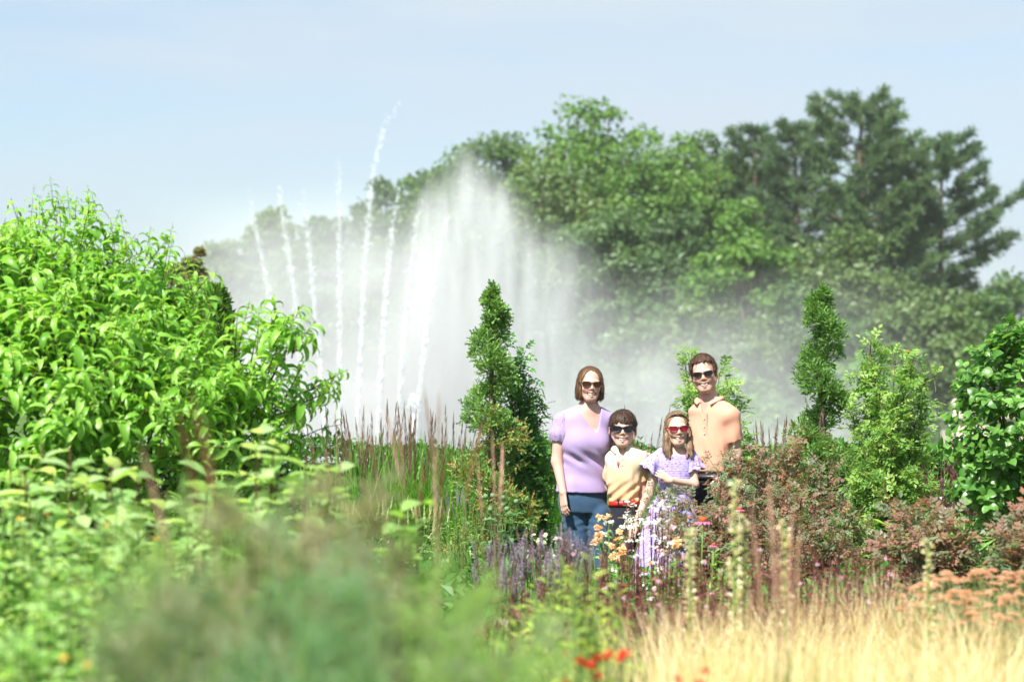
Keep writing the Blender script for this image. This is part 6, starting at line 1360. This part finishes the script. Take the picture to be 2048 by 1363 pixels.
# cream flower spires
for k, (px, top, d, lab) in enumerate(((1383, 1055, 8.4, 'cream flower spire leftmost, below the floral dress'), (1466, 955, 8.2, 'tallest cream flower spire, in front of the red-leaved rose'), (1486, 1030, 8.3, 'cream flower spire just right of the tallest'), (1575, 1040, 8.2, 'cream flower spire right of the soft brown plumes'), (1860, 1075, 8.6, 'cream flower spire standing alone at the right'))):
    e = empty('flower_spire', (gx(px, d), d, 0), lab, 'flower spire', 'cream flower spires'); h = gz(top, d); lx = .02 * rng.normal(); Q = bez(np.zeros(3), np.array([lx, 0, h * .5]), np.array([lx * 1.5, 0, h]), 8); link('stalk', Bag().add(*tube(Q, np.linspace(.008, .003, 8), 6)).mesh('stalk', STEM), e)
    n = 260; t = .35 + .65 * rng.random(n); c = np.stack([np.interp(t, np.linspace(0, 1, 8), Q[:, i]) for i in range(3)], -1); a = rng.random(n) * 6.28; r_ = (.013 * (1.15 - t) + .004) * (.8 + .5 * np.sin(t * 60)); pos = c + np.stack([r_ * np.cos(a), r_ * np.sin(a), 0 * a], -1)
    tag(link('flowers', Bag().add(*scatter(tri2_T(.9, .3), pos, frames(np.stack([np.cos(a), np.sin(a), .3 + 0 * a], -1), np.array([0, 0, 1.]) + .5 * rdir(n)), .013 + .012 * rng.random(n))).mesh('flowers', CREAM, False), e), kind='stuff')
    n = 26; A = np.stack([.02 * rng.normal(size=n), .02 * rng.normal(size=n), h * rng.uniform(.03, .35, n)], -1); tag(link('leaves', Bag().add(*scatter(LF, A, frames(rdir(n) + np.array([0, 0, .3]), np.tile([[0, 0, 1.]], (n, 1))), .14 + .08 * rng.random(n))).mesh('leaves', PALE), e), kind='stuff')
# peach yarrow
k = 22; rr_ = np.sqrt((np.arange(k) + .5) / k); aa = np.arange(k) * 2.4; YV, YF, _ = scatter(sphere_T(5, 3), np.stack([rr_ * np.cos(aa), rr_ * np.sin(aa), .42 * (1 - rr_ ** 2)], -1), np.tile(I3, (k, 1, 1)), np.full(k, .17)); YF = YF + []
YT = (YV, np.concatenate([YF[0]] + [np.stack([f[:, 0], f[:, 1], f[:, 2]], -1) for f in YF[1:]] + [np.stack([f[:, 0], f[:, 2], f[:, 3]], -1) for f in YF[1:]]))
YP = petal('petal_yarrow', [(.48, .28, .16), (.56, .36, .22), (.52, .29, .17), (.60, .42, .28), (.44, .32, .17)])
for px, d, top, lab in ((1880, 9.2, 1140, 'peach yarrow left in the yarrow patch'), (1950, 9.4, 1135, 'peach yarrow in the middle of the yarrow patch'), (2020, 9.2, 1140, 'peach yarrow at the right edge of the yarrow patch'), (1930, 8.4, 1185, 'peach yarrow in the front of the yarrow patch'), (2010, 8.3, 1190, 'peach yarrow in the front right of the yarrow patch'), (1850, 8.9, 1170, 'peach yarrow before the lone cream spire')):
    e, tips = herb('yarrow_plant', px, d, top, 110, lab, 'yarrow', 34, LFN, BLUEG, .07, 8, 'peach yarrows', STEM, .4, .3)
    bloom(e, 'flower_head', YT, YP, [t[0] for t in tips], .020, [np.array([0, -.12, 1.])] * len(tips), .12)
# yellow-green plants, red flowers and a grey-blue plant at the bottom
for px, d, top, lab in ((1060, 8.1, 1150, 'yellow-green upright plant left in the lower middle'), (1110, 7.8, 1140, 'yellow-green upright plant left of the tallest one'), (1160, 6.6, 1110, 'tallest yellow-green upright plant in the lower middle'), (1215, 7.8, 1150, 'yellow-green upright plant right of the tallest one'), (1090, 6.8, 1230, 'yellow-green plant left above the red flowers'), (1180, 7.1, 1220, 'yellow-green plant right behind the red flowers'), (1250, 7.1, 1240, 'yellow-green plant next to the golden grass'), (1010, 6.6, 1260, 'yellow-green plant beside the fennel'), (1130, 9.0, 1095, 'yellow-green thin plant behind the tallest one')):
    herb('yellow_green_plant', px, d, top, 110, lab, 'perennial', 22, LFN, CHART, .07, 15, 'yellow-green plants', STEM, .6, .4)
e, tips = herb('red_flowering_plant', 1195, 5.9, 1325, 190, 'low plant with bright red blooms at the bottom edge', 'flowers', 22, LF, DEEP, .05, 9, 'red flowering plants'); o_ = np.array(e.location)
RS = [(1128, 1306), (1162, 1322), (1178, 1331), (1197, 1318), (1216, 1308), (1250, 1309), (1196, 1352), (1130, 1362), (1240, 1316)]
bloom(e, 'bloom', PUFF, RED, [at(x, y, 5.9) - o_ for x, y in RS], .022, None, .3)
for x, y in RS: link('bloom_stalk', Bag().add(*tube(np.array([[(at(x, y, 5.9) - o_)[0] * .6, 0, .3], at(x, y, 5.9) - o_]), [.003, .002], 4, False)).mesh('bloom_stalk', STEMD), e)
e, tips = herb('red_flowering_plant', 1400, 5.9, 1362, 120, 'red blooms among the golden grass at the bottom edge', 'flowers', 10, LF, DEEP, .05, 8, 'red flowering plants'); o_ = np.array(e.location); bloom(e, 'bloom', PUFF, RED, [at(x, y, 5.9) - o_ for x, y in ((1411, 1343), (1356, 1358), (1400, 1368))], .019)
for px in (1520, 1830): herb('grey_blue_plant', px, 4.8, 1320, 110, 'grey-blue leafy plant in the golden grass, %s' % ('below the soft brown plumes' if px < 1600 else 'below the lone cream spire'), 'perennial', 10, LF, leafmat('leaf_grey_blue', [(.20, .32, .26), (.28, .40, .34), (.36, .46, .40)], .3), .06, 8, 'grey-blue plants')
# low green cover that fills the bed between the plants
n = 30000; yy = rng.uniform(3.2, 18.6, n); xx = rng.uniform(-1, 1, n) * (.24 * yy + .3); hmax = np.clip(.62 - .012 * yy, .2, .6); zz = hmax * rng.random(n) ** .7
pos = np.stack([xx, yy, zz], -1); red = (yy > 8.5) & (yy < 12) & (xx > -.2) & (rng.random(n) < .75)
for q, mt, lab in ((~red, ROD, 'low green leaves covering the bed between the plants'), (red, BURG, 'low burgundy leaves covering the bed before the people')):
    V, F, r = scatter(tri2_T(.5), pos[q], frames(rdir(q.sum()) + np.array([0, -.1, .5]), np.array([0, -.2, 1.]) + .5 * rdir(q.sum())), .07 + .06 * rng.random(q.sum())); tag(link('ground_cover', npmesh('ground_cover', V, F, mt, False, r)), lab, 'ground cover', kind='stuff')
# ---------------------------------------------------------------- faint haze volume added to lift the tones of the far trees
m, VT, o = newmat('haze'); v = VT.nodes.new('ShaderNodeVolumePrincipled'); v.inputs['Color'].default_value = (.93, .96, 1.0, 1); v.inputs['Density'].default_value = .00022
VT.links.new(v.outputs[0], o.inputs['Volume'])
tag(link('haze', bx(Bag(), (-140, -32, -5.5), (140, 260, 40)).mesh('haze', m, False)), 'thin pale haze added to lift the tones of the far trees', 'haze', kind='stuff')
